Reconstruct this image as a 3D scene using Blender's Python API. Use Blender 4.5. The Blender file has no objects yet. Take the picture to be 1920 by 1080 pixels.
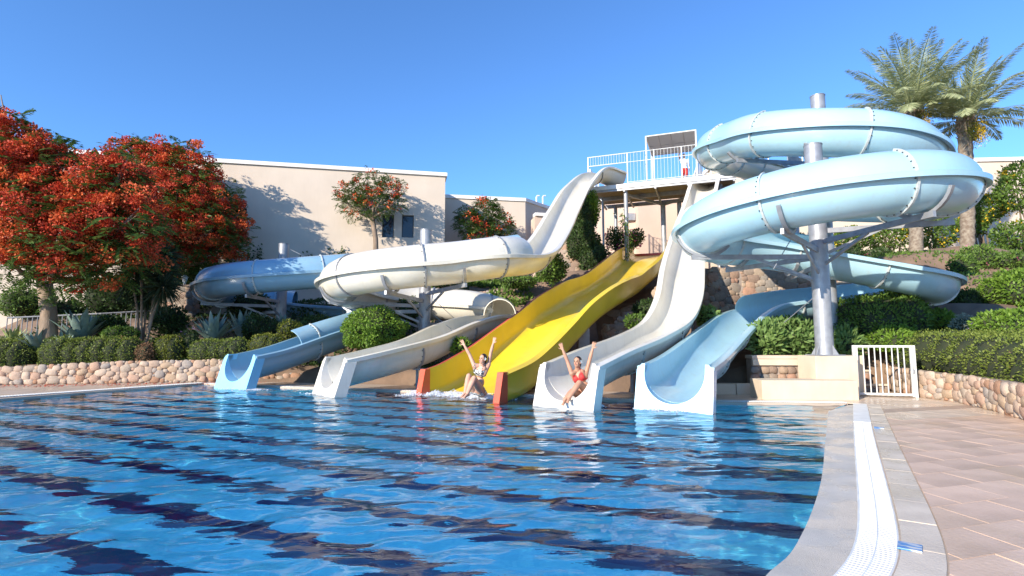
import bpy, bmesh, math, random
import numpy as np
from mathutils import Vector, Matrix
from mathutils.geometry import tessellate_polygon
R_ = math.radians
SC = bpy.context.scene
COL = SC.collection
random.seed(7); RNG = np.random.default_rng(11)

# ------------------------------------------------------------------ camera, sky, sun
EYE = 1.36; PITCH = R_(5.71); FPX = 1000.0
cam_d = bpy.data.cameras.new('camera'); cam = bpy.data.objects.new('camera', cam_d); COL.objects.link(cam)
cam_d.sensor_width = 36.0; cam_d.lens = FPX/1920*36.0
cam_d.clip_end = 3000; cam_d.clip_start = 0.05
cam.location = (0, 0, EYE); cam.rotation_euler = (math.pi/2+PITCH, 0, 0)
SC.camera = cam

SUN_EL = R_(21.5); SUN_AZ = R_(43.0)          # azimuth measured from straight behind the camera towards the left
sun_dir = Vector((-math.sin(SUN_AZ)*math.cos(SUN_EL), -math.cos(SUN_AZ)*math.cos(SUN_EL), math.sin(SUN_EL)))
world = bpy.data.worlds.new('World'); SC.world = world; world.use_nodes = True
wn = world.node_tree.nodes; wl = world.node_tree.links
for n in list(wn): wn.remove(n)
sky = wn.new('ShaderNodeTexSky'); sky.sky_type = 'NISHITA'; sky.sun_disc = False
sky.sun_elevation = SUN_EL
# in Blender the sky's sun stands at +Y for rotation 0 and turns clockwise seen from above
sky.sun_rotation = math.atan2(sun_dir.x, sun_dir.y)
sky.altitude = 0; sky.air_density = 1.0; sky.dust_density = 0.0; sky.ozone_density = 8.5
bg = wn.new('ShaderNodeBackground'); bg.inputs['Strength'].default_value = 0.140
wo = wn.new('ShaderNodeOutputWorld')
wl.new(sky.outputs[0], bg.inputs[0]); wl.new(bg.outputs[0], wo.inputs[0])
sun_d = bpy.data.lights.new('sun', 'SUN'); sun = bpy.data.objects.new('sun', sun_d); COL.objects.link(sun)
sun_d.energy = 3.7; sun_d.angle = R_(0.53); sun_d.color = (1.0, 0.90, 0.76)
sun.rotation_euler = (-sun_dir).to_track_quat('-Z', 'Y').to_euler()
SC.view_settings.view_transform = 'Standard'; SC.view_settings.look = 'None'
SC.view_settings.exposure = 1.08; SC.view_settings.gamma = 1.0; SC.view_settings.use_curve_mapping = False
SC.cycles.max_bounces = 8; SC.cycles.transparent_max_bounces = 12; SC.cycles.transmission_bounces = 6
SC.cycles.use_denoising = True

# ------------------------------------------------------------------ helpers
cp, sp = math.cos(PITCH), math.sin(PITCH)
def ray(u, v):
    cx = (u-960)/FPX; cy = (540-v)/FPX
    return cx, cp-cy*sp, sp+cy*cp
def at(u, v, Y):
    a, b, c = ray(u, v); return Vector((a/b*Y, Y, EYE+c/b*Y))
def gp(u, v, z=0.0):
    a, b, c = ray(u, v); t = (z-EYE)/c; return Vector((a*t, b*t, z))

def tag(o, label=None, cat=None, group=None, kind=None):
    if label: o['label'] = label
    if cat: o['category'] = cat
    if group: o['group'] = group
    if kind: o['kind'] = kind
    return o
def thing(name, label, cat, loc=(0,0,0), rz=0.0, group=None):
    o = bpy.data.objects.new(name, None); COL.objects.link(o)
    o.location = loc; o.rotation_euler = (0,0,rz); o.empty_display_size = .2
    return tag(o, label, cat, group)
def link(name, me, parent=None, loc=None, rot=None, scl=None):
    o = bpy.data.objects.new(name, me); COL.objects.link(o)
    if parent is not None: o.parent = parent
    if loc is not None: o.location = loc
    if rot is not None: o.rotation_euler = rot
    if scl is not None: o.scale = scl
    return o
def copy_tree(root, label=None, **kw):
    r = root.copy(); COL.objects.link(r)
    for k, v in kw.items(): setattr(r, k, v)
    if label: r['label'] = label
    for ch in list(root.children):
        c = ch.copy(); COL.objects.link(c); c.parent = r
        for g in list(ch.children):
            d = g.copy(); COL.objects.link(d); d.parent = c
    return r

class MB:
    """collects simple shapes, then becomes one mesh object"""
    def __init__(s): s.v = []; s.f = []; s.m = []
    def add(s, vs, fs, mi=0):
        o = len(s.v); s.v += [tuple(p) for p in vs]
        s.f += [tuple(i+o for i in f) for f in fs]; s.m += [mi]*len(fs); return s
    def box(s, c, size, rz=0.0, mi=0, bev=0.0, M=None):
        sx, sy, sz = size[0]/2, size[1]/2, size[2]/2
        if bev > 0:
            b = min(bev, sx*.6, sy*.6, sz*.6); vs = []
            bm = bmesh.new(); bmesh.ops.create_cube(bm, size=1.0)
            for v in bm.verts: v.co = (v.co.x*size[0], v.co.y*size[1], v.co.z*size[2])
            bmesh.ops.bevel(bm, geom=list(bm.edges), offset=b, segments=2, affect='EDGES', profile=.6)
            bm.verts.ensure_lookup_table()
            vs = [v.co.copy() for v in bm.verts]; fs = [[v.index for v in f.verts] for f in bm.faces]; bm.free()
        else:
            vs = [Vector((x*sx, y*sy, z*sz)) for z in (-1,1) for y in (-1,1) for x in (-1,1)]
            fs = [(0,2,3,1),(4,5,7,6),(0,1,5,4),(2,6,7,3),(0,4,6,2),(1,3,7,5)]
        T = M if M is not None else Matrix.Translation(c) @ Matrix.Rotation(rz, 4, 'Z')
        return s.add([T @ v for v in vs], fs, mi)
    def beam(s, a, b, w, h, mi=0, up=Vector((0,0,1)), bev=0.0):
        a = Vector(a); b = Vector(b); d = b-a; L = d.length
        y = d.normalized(); x = y.cross(up)
        if x.length < 1e-4: x = Vector((1,0,0))
        x.normalize(); z = x.cross(y)
        M = Matrix((x, y, z)).transposed().to_4x4(); M.translation = (a+b)/2
        return s.box(None, (w, L, h), 0, mi, bev, M)
    def tube(s, pts, r, n=10, mi=0, cap=True):
        pts = [Vector(p) for p in pts]; rs = r if isinstance(r, (list, tuple, np.ndarray)) else [r]*len(pts)
        base = len(s.v); up = None
        for i, p in enumerate(pts):
            d = (pts[min(i+1, len(pts)-1)]-pts[max(i-1, 0)]).normalized()
            if up is None:
                up = Vector((0,0,1)) if abs(d.z) < .9 else Vector((1,0,0))
            x = d.cross(up).normalized(); y = x.cross(d).normalized(); up = y
            for k in range(n):
                a = 2*math.pi*k/n; s.v.append(tuple(p+(x*math.cos(a)+y*math.sin(a))*rs[i]))
        for i in range(len(pts)-1):
            for k in range(n):
                k2 = (k+1) % n
                s.f.append((base+i*n+k, base+i*n+k2, base+(i+1)*n+k2, base+(i+1)*n+k)); s.m.append(mi)
        if cap:
            s.f.append(tuple(base+k for k in range(n))[::-1]); s.m.append(mi)
            e = base+(len(pts)-1)*n
            s.f.append(tuple(e+k for k in range(n))); s.m.append(mi)
        return s
    def sweep(s, P, Rv, Uv, prof, mi=0, cap=True):
        """prof: list (per path point) of closed loops of (a, b)"""
        base = len(s.v); n = len(prof[0])
        for p, r, u, pr in zip(P, Rv, Uv, prof):
            for a, b in pr: s.v.append(tuple(p+r*a+u*b))
        for i in range(len(P)-1):
            for k in range(n):
                k2 = (k+1) % n
                s.f.append((base+i*n+k, base+(i+1)*n+k, base+(i+1)*n+k2, base+i*n+k2)); s.m.append(mi)
        if cap:
            h = n//2
            e = base+(len(P)-1)*n
            for k in range(h-1):            # caps of a two-skinned strip: outer k pairs with inner n-1-k
                s.f.append((base+k, base+k+1, base+n-2-k, base+n-1-k)); s.m.append(mi)
                s.f.append((e+k, e+n-1-k, e+n-2-k, e+k+1)); s.m.append(mi)
        return s
    def build(s, name, mats, parent=None, smooth=False, sharp=35, kind=None):
        me = bpy.data.meshes.new(name); me.from_pydata(s.v, [], s.f)
        for m in (mats if isinstance(mats, (list, tuple)) else [mats]): me.materials.append(m)
        if any(s.m): me.polygons.foreach_set('material_index', s.m)
        if smooth:
            me.shade_smooth(); me.set_sharp_from_angle(angle=R_(sharp))
        me.update()
        o = link(name, me, parent)
        if kind: o['kind'] = kind
        return o

def quad_cloud(name, V, mats, midx=None, parent=None, kind=None, ngon=4):
    """V: (N, ngon, 3) array -> mesh of N separate faces"""
    V = np.asarray(V, dtype=np.float32); N = len(V)
    me = bpy.data.meshes.new(name)
    me.vertices.add(N*ngon); me.vertices.foreach_set('co', V.reshape(-1))
    me.loops.add(N*ngon); me.loops.foreach_set('vertex_index', np.arange(N*ngon, dtype=np.int32))
    me.polygons.add(N); me.polygons.foreach_set('loop_start', np.arange(0, N*ngon, ngon, dtype=np.int32))
    for m in (mats if isinstance(mats, (list, tuple)) else [mats]): me.materials.append(m)
    if midx is not None: me.polygons.foreach_set('material_index', np.asarray(midx, dtype=np.int32))
    me.update(calc_edges=True); me.validate()
    o = link(name, me, parent)
    if kind: o['kind'] = kind
    return o
def unit(a): return a/np.maximum(np.linalg.norm(a, axis=-1, keepdims=True), 1e-9)
def leaf_quads(C, D, L, W, up=None):
    """rhombic leaves: centre base C, direction D, length L, width W"""
    C = np.asarray(C); N = len(C); D = unit(np.asarray(D))
    rnd = unit(RNG.normal(size=(N,3))) if up is None else unit(np.asarray(up)+RNG.normal(size=(N,3))*.35)
    S = unit(np.cross(D, rnd)); L = np.broadcast_to(L, (N,))[:,None]; W = np.broadcast_to(W, (N,))[:,None]
    return np.stack([C, C+D*L*.45+S*W*.5, C+D*L, C+D*L*.45-S*W*.5], axis=1)

# ------------------------------------------------------------------ materials
MATS = {}
def mat(name, col, rough=.6, col2=None, scale=3.0, bump=0.0, bscale=40.0, metallic=0.0, spec=.5, rnd=0.0, coat=0.0, detail=4.0, mix=(.35,.65), stretch=None, streak=0.0):
    m = bpy.data.materials.new(name); m.use_nodes = True; nt = m.node_tree; N = nt.nodes; L = nt.links
    b = N['Principled BSDF']; b.inputs['Roughness'].default_value = rough; b.inputs['Metallic'].default_value = metallic
    b.inputs['Specular IOR Level'].default_value = spec
    if coat: b.inputs['Coat Weight'].default_value = coat; b.inputs['Coat Roughness'].default_value = .08
    c = (*col, 1)
    tc = N.new('ShaderNodeTexCoord'); src = tc.outputs['Object']
    if stretch:
        mp = N.new('ShaderNodeMapping'); mp.inputs['Scale'].default_value = stretch; L.new(src, mp.inputs[0]); src = mp.outputs[0]
    out = None
    if col2:
        nz = N.new('ShaderNodeTexNoise'); nz.inputs['Scale'].default_value = scale; nz.inputs['Detail'].default_value = detail
        L.new(src, nz.inputs['Vector'])
        rp = N.new('ShaderNodeValToRGB'); rp.color_ramp.elements[0].position = mix[0]; rp.color_ramp.elements[1].position = mix[1]
        rp.color_ramp.elements[0].color = c; rp.color_ramp.elements[1].color = (*col2, 1)
        L.new(nz.outputs['Fac'], rp.inputs[0]); out = rp.outputs[0]
    if rnd:
        oi = N.new('ShaderNodeObjectInfo'); hs = N.new('ShaderNodeHueSaturation')
        mr = N.new('ShaderNodeMapRange'); mr.inputs[3].default_value = 1-rnd; mr.inputs[4].default_value = 1+rnd
        L.new(oi.outputs['Random'], mr.inputs[0]); L.new(mr.outputs[0], hs.inputs['Value'])
        if out: L.new(out, hs.inputs['Color'])
        else: hs.inputs['Color'].default_value = c
        out = hs.outputs[0]
    if streak:
        ge = N.new('ShaderNodeNewGeometry'); mp2 = N.new('ShaderNodeMapping'); mp2.inputs['Scale'].default_value = (5, 5, .9); L.new(ge.outputs['Position'], mp2.inputs[0])
        n3 = N.new('ShaderNodeTexNoise'); n3.inputs['Scale'].default_value = 1.6; n3.inputs['Detail'].default_value = 7; n3.inputs['Roughness'].default_value = .65; L.new(mp2.outputs[0], n3.inputs['Vector'])
        m3 = N.new('ShaderNodeMapRange'); m3.inputs[1].default_value = .50; m3.inputs[2].default_value = .78; m3.inputs[3].default_value = 0; m3.inputs[4].default_value = streak; L.new(n3.outputs['Fac'], m3.inputs[0])
        mx3 = N.new('ShaderNodeMixRGB'); mx3.inputs[2].default_value = (.36,.32,.25,1); L.new(m3.outputs[0], mx3.inputs[0])
        if out: L.new(out, mx3.inputs[1])
        else: mx3.inputs[1].default_value = c
        out = mx3.outputs[0]
    if out: L.new(out, b.inputs['Base Color'])
    else: b.inputs['Base Color'].default_value = c
    if bump:
        n2 = N.new('ShaderNodeTexNoise'); n2.inputs['Scale'].default_value = bscale; n2.inputs['Detail'].default_value = 5
        L.new(src, n2.inputs['Vector'])
        bp = N.new('ShaderNodeBump'); bp.inputs['Strength'].default_value = bump; bp.inputs['Distance'].default_value = .02
        L.new(n2.outputs['Fac'], bp.inputs['Height']); L.new(bp.outputs[0], b.inputs['Normal'])
    MATS[name] = m; return m
def leaf_mat(name, c1, c2, trans=.35, rough=.5, spec=.3):
    """leaf: every leaf picks its own tint between c1 and c2; light passes through it"""
    m = bpy.data.materials.new(name); m.use_nodes = True; nt = m.node_tree; N = nt.nodes; L = nt.links
    b = N['Principled BSDF']; b.inputs['Roughness'].default_value = rough; b.inputs['Specular IOR Level'].default_value = spec
    g = N.new('ShaderNodeNewGeometry'); rp = N.new('ShaderNodeValToRGB')
    rp.color_ramp.elements[0].color = (*c1, 1); rp.color_ramp.elements[1].color = (*c2, 1)
    L.new(g.outputs['Random Per Island'], rp.inputs[0]); L.new(rp.outputs[0], b.inputs['Base Color'])
    t = N.new('ShaderNodeBsdfTranslucent'); L.new(rp.outputs[0], t.inputs[0])
    mx = N.new('ShaderNodeMixShader'); mx.inputs[0].default_value = trans
    L.new(b.outputs[0], mx.inputs[1]); L.new(t.outputs[0], mx.inputs[2]); L.new(mx.outputs[0], N['Material Output'].inputs[0])
    MATS[name] = m; return m
def stone_mat(name, cols, bump=.6):
    m = bpy.data.materials.new(name); m.use_nodes = True; nt = m.node_tree; N = nt.nodes; L = nt.links
    b = N['Principled BSDF']; b.inputs['Roughness'].default_value = .85; b.inputs['Specular IOR Level'].default_value = .2
    oi = N.new('ShaderNodeObjectInfo'); g = N.new('ShaderNodeNewGeometry')
    ad = N.new('ShaderNodeMath'); ad.operation = 'ADD'; L.new(oi.outputs['Random'], ad.inputs[0]); L.new(g.outputs['Random Per Island'], ad.inputs[1])
    fr = N.new('ShaderNodeMath'); fr.operation = 'FRACT'; L.new(ad.outputs[0], fr.inputs[0])
    rp = N.new('ShaderNodeValToRGB'); rp.color_ramp.interpolation = 'CONSTANT'
    for i, c in enumerate(cols):
        e = rp.color_ramp.elements[0] if i == 0 else (rp.color_ramp.elements[1] if i == 1 else rp.color_ramp.elements.new(i/len(cols)))
        e.position = i/len(cols); e.color = (*c, 1)
    L.new(fr.outputs[0], rp.inputs[0])
    tc = N.new('ShaderNodeNewGeometry')
    nz = N.new('ShaderNodeTexNoise'); nz.inputs['Scale'].default_value = 14; nz.inputs['Detail'].default_value = 6; L.new(tc.outputs['Position'], nz.inputs['Vector'])
    mr = N.new('ShaderNodeMapRange'); mr.inputs[3].default_value = .65; mr.inputs[4].default_value = 1.3; L.new(nz.outputs['Fac'], mr.inputs[0])
    hs = N.new('ShaderNodeHueSaturation'); L.new(rp.outputs[0], hs.inputs['Color']); L.new(mr.outputs[0], hs.inputs['Value'])
    L.new(hs.outputs[0], b.inputs['Base Color'])
    bp = N.new('ShaderNodeBump'); bp.inputs['Strength'].default_value = bump; bp.inputs['Distance'].default_value = .02
    n2 = N.new('ShaderNodeTexNoise'); n2.inputs['Scale'].default_value = 45; n2.inputs['Detail'].default_value = 6; L.new(tc.outputs['Position'], n2.inputs['Vector'])
    L.new(n2.outputs['Fac'], bp.inputs['Height']); L.new(bp.outputs[0], b.inputs['Normal'])
    MATS[name] = m; return m

M_white = mat('white_fibreglass', (.74,.71,.635), .28, (.68,.64,.55), 1.2, .05, 60, coat=.3, streak=.22)
M_cream = mat('cream_fibreglass', (.74,.70,.60), .28, (.67,.62,.50), 1.0, .05, 60, coat=.3, streak=.22)
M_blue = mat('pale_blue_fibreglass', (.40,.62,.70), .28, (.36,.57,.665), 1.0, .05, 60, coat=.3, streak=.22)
M_blue2 = mat('shaded_blue_fibreglass', (.27,.45,.57), .28, (.23,.40,.52), 1.0, .05, 60, coat=.3, streak=.22)  # left slide only: blue greyed down, its tree shade put into the colour
M_blueexit = mat('sky_blue_gelcoat', (.29,.60,.80), .28, (.26,.56,.76), 1.5, .04, 50, coat=.3, streak=.22)
M_yellow = mat('yellow_gelcoat', (.81,.575,.035), .32, (.74,.515,.03), 1.5, .05, 40, coat=.3, streak=.10)
M_orange = mat('orange_paint', (.74,.105,.045), .4, (.66,.09,.04), 4)
M_red = mat('dark_red_stripe', (.50,.07,.05), .4)
M_steel = mat('galvanised_steel', (.38,.39,.41), .45, (.28,.29,.31), 5, .05, 30, metallic=.35, streak=.22)
M_joint = mat('weathered_joint_flange', (.55,.60,.60), .6, (.42,.44,.42), 14)
M_bolt = mat('dark_bolt', (.05,.045,.04), .5, metallic=.3)
M_wpaint = mat('white_metal_paint', (.70,.70,.68), .35, (.60,.60,.57), 8)
M_plaster = mat('cream_wall_plaster', (.64,.54,.435), .9, (.59,.495,.395), .7, .12, 90, streak=.10)
M_plaster_pink = mat('peach_wall_plaster', (.62,.47,.37), .9, (.57,.43,.34), .7, .12, 90)
M_plinth = mat('cream_plinth_render', (.66,.545,.41), .85, (.60,.49,.36), 2, .1, 70, streak=.22)
M_cornice = mat('white_cornice', (.78,.76,.72), .7, (.70,.67,.62), 3)
M_glass = mat('dark_window_glass', (.018,.02,.026), .08, spec=.6)
M_wframe = mat('dark_brown_window_frame', (.05,.035,.025), .5)
M_bark = mat('tan_bark', (.30,.22,.16), .9, (.20,.145,.10), 7, .5, 25, stretch=(1,1,.4))
M_palmbark = mat('palm_bark', (.30,.25,.19), .95, (.17,.125,.09), 9, .8, 22)
M_soil = mat('dry_reddish_soil', (.25,.165,.11), .95, (.17,.115,.08), 1.6, .6, 18)
M_mortar = mat('stone_wall_mortar', (.36,.29,.24), .95, (.28,.22,.18), 6, .5, 40)
M_wood = mat('weathered_deck_board', (.33,.27,.21), .85, (.23,.19,.15), 8)
# ------------------------------------------------------------------ pool, deck, ground
Z_DECK = 0.035
apron_in = [gp(u, v) for u, v in ((1553,771),(1547,835),(1540,900),(1526,950),(1505,1000),(1478,1044),(1437,1080))]
drain_l = [gp(u, v, Z_DECK) for u, v in ((1600,757),(1602,830),(1606,890),(1609,950),(1606,1000),(1592,1040),(1560,1080))]
def cont(pts, ext): return [Vector((p.x, p.y, pts[0].z)) for p in pts]+[Vector((x, y, pts[0].z)) for x, y in ext]
def dense(pts, step=.12):
    """Catmull-Rom through the points, resampled evenly"""
    P = np.array([tuple(p) for p in pts], float)
    d = np.r_[0, np.cumsum(np.sqrt(np.linalg.norm(np.diff(P, axis=0), axis=1)))]
    out = []
    for i in range(len(P)-1):
        p0 = P[i-1] if i else 2*P[0]-P[1]; p1, p2 = P[i], P[i+1]; p3 = P[i+2] if i+2 < len(P) else 2*P[-1]-P[-2]
        t0 = d[i-1] if i else d[0]-(d[1]-d[0]); t1, t2 = d[i], d[i+1]; t3 = d[i+2] if i+2 < len(P) else d[-1]+(d[-1]-d[-2])
        for t in np.linspace(t1, t2, 40, endpoint=(i == len(P)-2)):
            a1 = (t1-t)/(t1-t0)*p0+(t-t0)/(t1-t0)*p1; a2 = (t2-t)/(t2-t1)*p1+(t-t1)/(t2-t1)*p2; a3 = (t3-t)/(t3-t2)*p2+(t-t2)/(t3-t2)*p3
            b1 = (t2-t)/(t2-t0)*a1+(t-t0)/(t2-t0)*a2; b2 = (t3-t)/(t3-t1)*a2+(t-t1)/(t3-t1)*a3
            out.append((t2-t)/(t2-t1)*b1+(t-t1)/(t2-t1)*b2)
    out = np.array(out); s = np.r_[0, np.cumsum(np.linalg.norm(np.diff(out, axis=0), axis=1))]
    n = max(2, int(s[-1]/step)+1); q = np.linspace(0, s[-1], n)
    return np.stack([np.interp(q, s, out[:,k]) for k in range(out.shape[1])], axis=1)
edge_in = dense(cont(apron_in, [(.75,2.3),(.15,1.3),(-.6,.2),(-1.1,-1.2),(-1.4,-3),(-1.5,-6)]))
def offset(poly, dist):
    t = np.gradient(poly[:,:2], axis=0); t = unit(t); n = np.stack([-t[:,1], t[:,0]], 1)
    return poly[:,:2]+n*dist
# width of apron, drain and coping, from the photograph, nearly constant
W_AP, W_DR, W_CO = .42, .24, .235
e0 = edge_in[:,:2]; 
# the drain's inner edge follows its own line; the apron between narrows towards the camera
_d1 = dense(cont(drain_l, [(1.35,2.75),(.75,1.8),(.1,.6),(-.5,-.8),(-.85,-3),(-1.0,-6)]))
e1 = np.stack([np.interp(np.linspace(0,1,len(edge_in)), np.linspace(0,1,len(_d1)), _d1[:,k]) for k in range(2)], 1); 
FAR = [(-9.7,17.0),(-6.5,15.75),(-3.0,14.55),(0.0,13.45),(2.4,12.35),(4.44,11.85)]
FAR_END = (float(e1[0,0])-.14, float(e1[0,1])-.02)
LEFT_B = (-19.3,-3.0)
pool_poly = [LEFT_B]+FAR+[FAR_END]+[tuple(p) for p in e0]+[(-1.5,-8.0),(-19.3,-8.0)]

e2 = offset(e1, W_DR); e3 = offset(e1, W_DR+W_CO)
def inside(poly, X, Y):
    poly = np.asarray(poly); r = np.zeros(X.shape, bool); j = len(poly)-1
    for i in range(len(poly)):
        xi, yi = poly[i]; xj, yj = poly[j]
        c = ((yi > Y) != (yj > Y)) & (X < (xj-xi)*(Y-yi)/(yj-yi+1e-12)+xi)
        r ^= c; j = i
    return r

# --- pool basin
def pool_floor_mat():
    m = bpy.data.materials.new('pool_mosaic_with_lane_stripes'); m.use_nodes = True; N = m.node_tree.nodes; L = m.node_tree.links
    b = N['Principled BSDF']; b.inputs['Roughness'].default_value = .5; b.inputs['Specular IOR Level'].default_value = .2
    g = N.new('ShaderNodeNewGeometry')
    dt = N.new('ShaderNodeVectorMath'); dt.operation = 'DOT_PRODUCT'; L.new(g.outputs['Position'], dt.inputs[0]); dt.inputs[1].default_value = (STRIPE_N[0], STRIPE_N[1], 0)
    ad = N.new('ShaderNodeMath'); ad.operation = 'ADD'; ad.inputs[1].default_value = 100*STRIPE_S+STRIPE_O; L.new(dt.outputs['Value'], ad.inputs[0])
    mo = N.new('ShaderNodeMath'); mo.operation = 'MODULO'; mo.inputs[1].default_value = STRIPE_S; L.new(ad.outputs[0], mo.inputs[0])
    lt = N.new('ShaderNodeMath'); lt.operation = 'LESS_THAN'; lt.inputs[1].default_value = STRIPE_W; L.new(mo.outputs[0], lt.inputs[0])
    nz = N.new('ShaderNodeTexWhiteNoise')
    sc = N.new('ShaderNodeVectorMath'); sc.operation = 'SCALE'; sc.inputs[3].default_value = 1/.05; L.new(g.outputs['Position'], sc.inputs[0])
    fl = N.new('ShaderNodeVectorMath'); fl.operation = 'FLOOR'; L.new(sc.outputs[0], fl.inputs[0]); L.new(fl.outputs[0], nz.inputs[0])
    r1 = N.new('ShaderNodeMixRGB'); r1.inputs[1].default_value = (.12,.74,.92,1); r1.inputs[2].default_value = (.18,.84,.97,1); L.new(nz.outputs['Value'], r1.inputs[0])
    r2 = N.new('ShaderNodeMixRGB'); r2.inputs[2].default_value = (.014,.012,.085,1); L.new(lt.outputs[0], r2.inputs[0]); L.new(r1.outputs[0], r2.inputs[1])
    L.new(r2.outputs[0], b.inputs['Base Color']); return m
sd = Vector((2.42,-1.0)).normalized(); STRIPE_N = (-sd.y, sd.x); STRIPE_S = .95; STRIPE_W = .33; STRIPE_O = .095
M_pool = pool_floor_mat()
FLOOR_Z = -1.25
mb = MB(); pv = [Vector((x, y, FLOOR_Z)) for x, y in pool_poly]
tri = tessellate_polygon([pv]); mb.add(pv, [tuple(t) for t in tri])
n = len(pool_poly)
top = [(x, y, (.005 if 8 <= i < 8+len(e0) else Z_DECK-.002)) for i, (x, y) in enumerate(pool_poly)]
mb.add([tuple(v) for v in pv]+top, [(i, (i+1) % n, n+(i+1) % n, n+i) for i in range(n)])
rim = MB(); nf_ = 8
rp_ = pool_poly[:nf_]
rim.add([(x+.006*0, y-.012, -.09) for x, y in rp_]+[(x, y-.012, Z_DECK+.004) for x, y in rp_]+[(x, y+.06, Z_DECK+.004) for x, y in rp_], [(i, i+1, nf_+i+1, nf_+i) for i in range(nf_-1)]+[(nf_+i, nf_+i+1, 2*nf_+i+1, 2*nf_+i) for i in range(nf_-1)])
RIM = rim
basin = mb.build('pool_floor', M_pool); basin['kind'] = 'structure'
basin.cycles.is_caustics_receiver = True

# --- deck outline (the paved terrace round the pool); ground begins where it ends
BACK = [(-60,15.2),(-15.9,16.45),(-9.6,17.65),(-7.6,17.6),(-5.2,16.9),(-2.2,16.1),(.6,15.3),(2.6,14.3),(4.6,13.9),(6.2,14.1),(8.4,14.0),(10.0,14.6),(11.0,14.4),(9.9,9.4),(8.6,6.2),(9.2,1.0),(12,-12),(14,-40),(-60,-40)]
M_grey = mat('wet_pebble_coating', (.60,.56,.50), .4, (.49,.46,.41), 2.2, .5, 160, spec=.5)
M_grout = mat('pale_tile_joint', (.46,.41,.36), .9, (.36,.32,.28), 5, .2, 60)
M_deck = mat('beige_stone_deck', (.55,.44,.345), .45, (.46,.365,.28), 1.4, .15, 40)
outer = [Vector((x, y, Z_DECK)) for x, y in BACK]
hole = [LEFT_B]+FAR+[tuple((FAR_END[0], FAR_END[1]))]+[tuple(p) for p in e2]+[(-.6,-8.0),(-19.3,-8.0)]
hv = [Vector((x, y, Z_DECK)) for x, y in hole]
mb = MB(); mb.add(outer+hv, [tuple(t) for t in tessellate_polygon([outer, hv])])
deck = mb.build('pool_deck', M_deck, kind='structure')
RIM.build('pool_rim', M_deck, deck)
# sloping apron, running into the water
mb = MB(); k = len(e0)
mb.add([(x, y, .006) for x, y in e0]+[(x*.5+X*.5, y*.5+Y*.5, .013) for (x, y), (X, Y) in zip(e0, e1)]+[(x, y, .022) for x, y in e1],
       [(i, i+1, k+i+1, k+i) for i in range(k-1)]+[(k+i, k+i+1, 2*k+i+1, 2*k+i) for i in range(k-1)])
mb.add([(*FAR_END, .012), (*e0[0], .006), (*e1[0], .022)], [(0,1,2)])
mb.build('pool_apron', M_grey, deck, smooth=True)

# --- water
def waves(X, Y):
    rs = np.random.default_rng(5); Z = np.zeros_like(X)
    for i in range(90):
        lam = 10**rs.uniform(-.80, .42); th = R_(-72)+rs.normal()*.48
        k = 2*math.pi/lam; a = .0033*lam**.76*rs.uniform(.5,1.1)*(1.0 if lam < .8 else .52)
        Z += a*np.sin(k*(X*math.cos(th)+Y*math.sin(th))+rs.uniform(0, 6.28)+.9*np.sin(.31*X+.23*Y+i))
    return Z
gx = np.arange(-19.4, 8.2, .045); gy = np.r_[np.arange(-2.0, 7.5, .032), np.arange(7.5, 17.4, .045)]
GX, GY = np.meshgrid(gx, gy); GZ = waves(GX, GY)
GZ *= 1+.38*np.sin(.9*GX+1.1*np.sin(.7*GY))*np.sin(1.05*GY+.8*np.sin(.5*GX)+1)
GZ *= (.75+.35*np.clip((GX+9)/14, 0, 1))
de = np.full(GX.shape, 9.0)
for px_, py_ in edge_in[::3,:2]: de = np.minimum(de, np.hypot(GX-px_, GY-py_))
out_ = ~inside(pool_poly, GX, GY)
GZ *= .80*np.where(out_, .12, .12+.88*np.clip(de/1.1, 0, 1)**.8)
GZ = np.clip(GZ, -.12, .03)-.006
wp = [(LEFT_B[0]-.3,LEFT_B[1])]+[(x-.02, y+.12) for x, y in FAR]+[(FAR_END[0]+.5, FAR_END[1]+.1)]+[tuple(p) for p in offset(e1, .02)]+[(-1.2,-8),(-19.6,-8)]
ins = inside(wp, GX, GY)
vis = ins & (GY > -1.5)
idx = -np.ones(GX.shape, int); idx[vis] = np.arange(vis.sum())
q = np.stack([idx[:-1,:-1], idx[:-1,1:], idx[1:,1:], idx[1:,:-1]], -1).reshape(-1, 4); q = q[(q >= 0).all(1)]
me = bpy.data.meshes.new('pool_water'); vv = np.stack([GX[vis], GY[vis], GZ[vis]], 1).astype(np.float32)
me.vertices.add(len(vv)); me.vertices.foreach_set('co', vv.ravel()); me.loops.add(q.size); me.loops.foreach_set('vertex_index', q.ravel().astype(np.int32))
me.polygons.add(len(q)); me.polygons.foreach_set('loop_start', np.arange(0, q.size, 4, dtype=np.int32)); me.update(calc_edges=True); me.shade_smooth()
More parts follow.
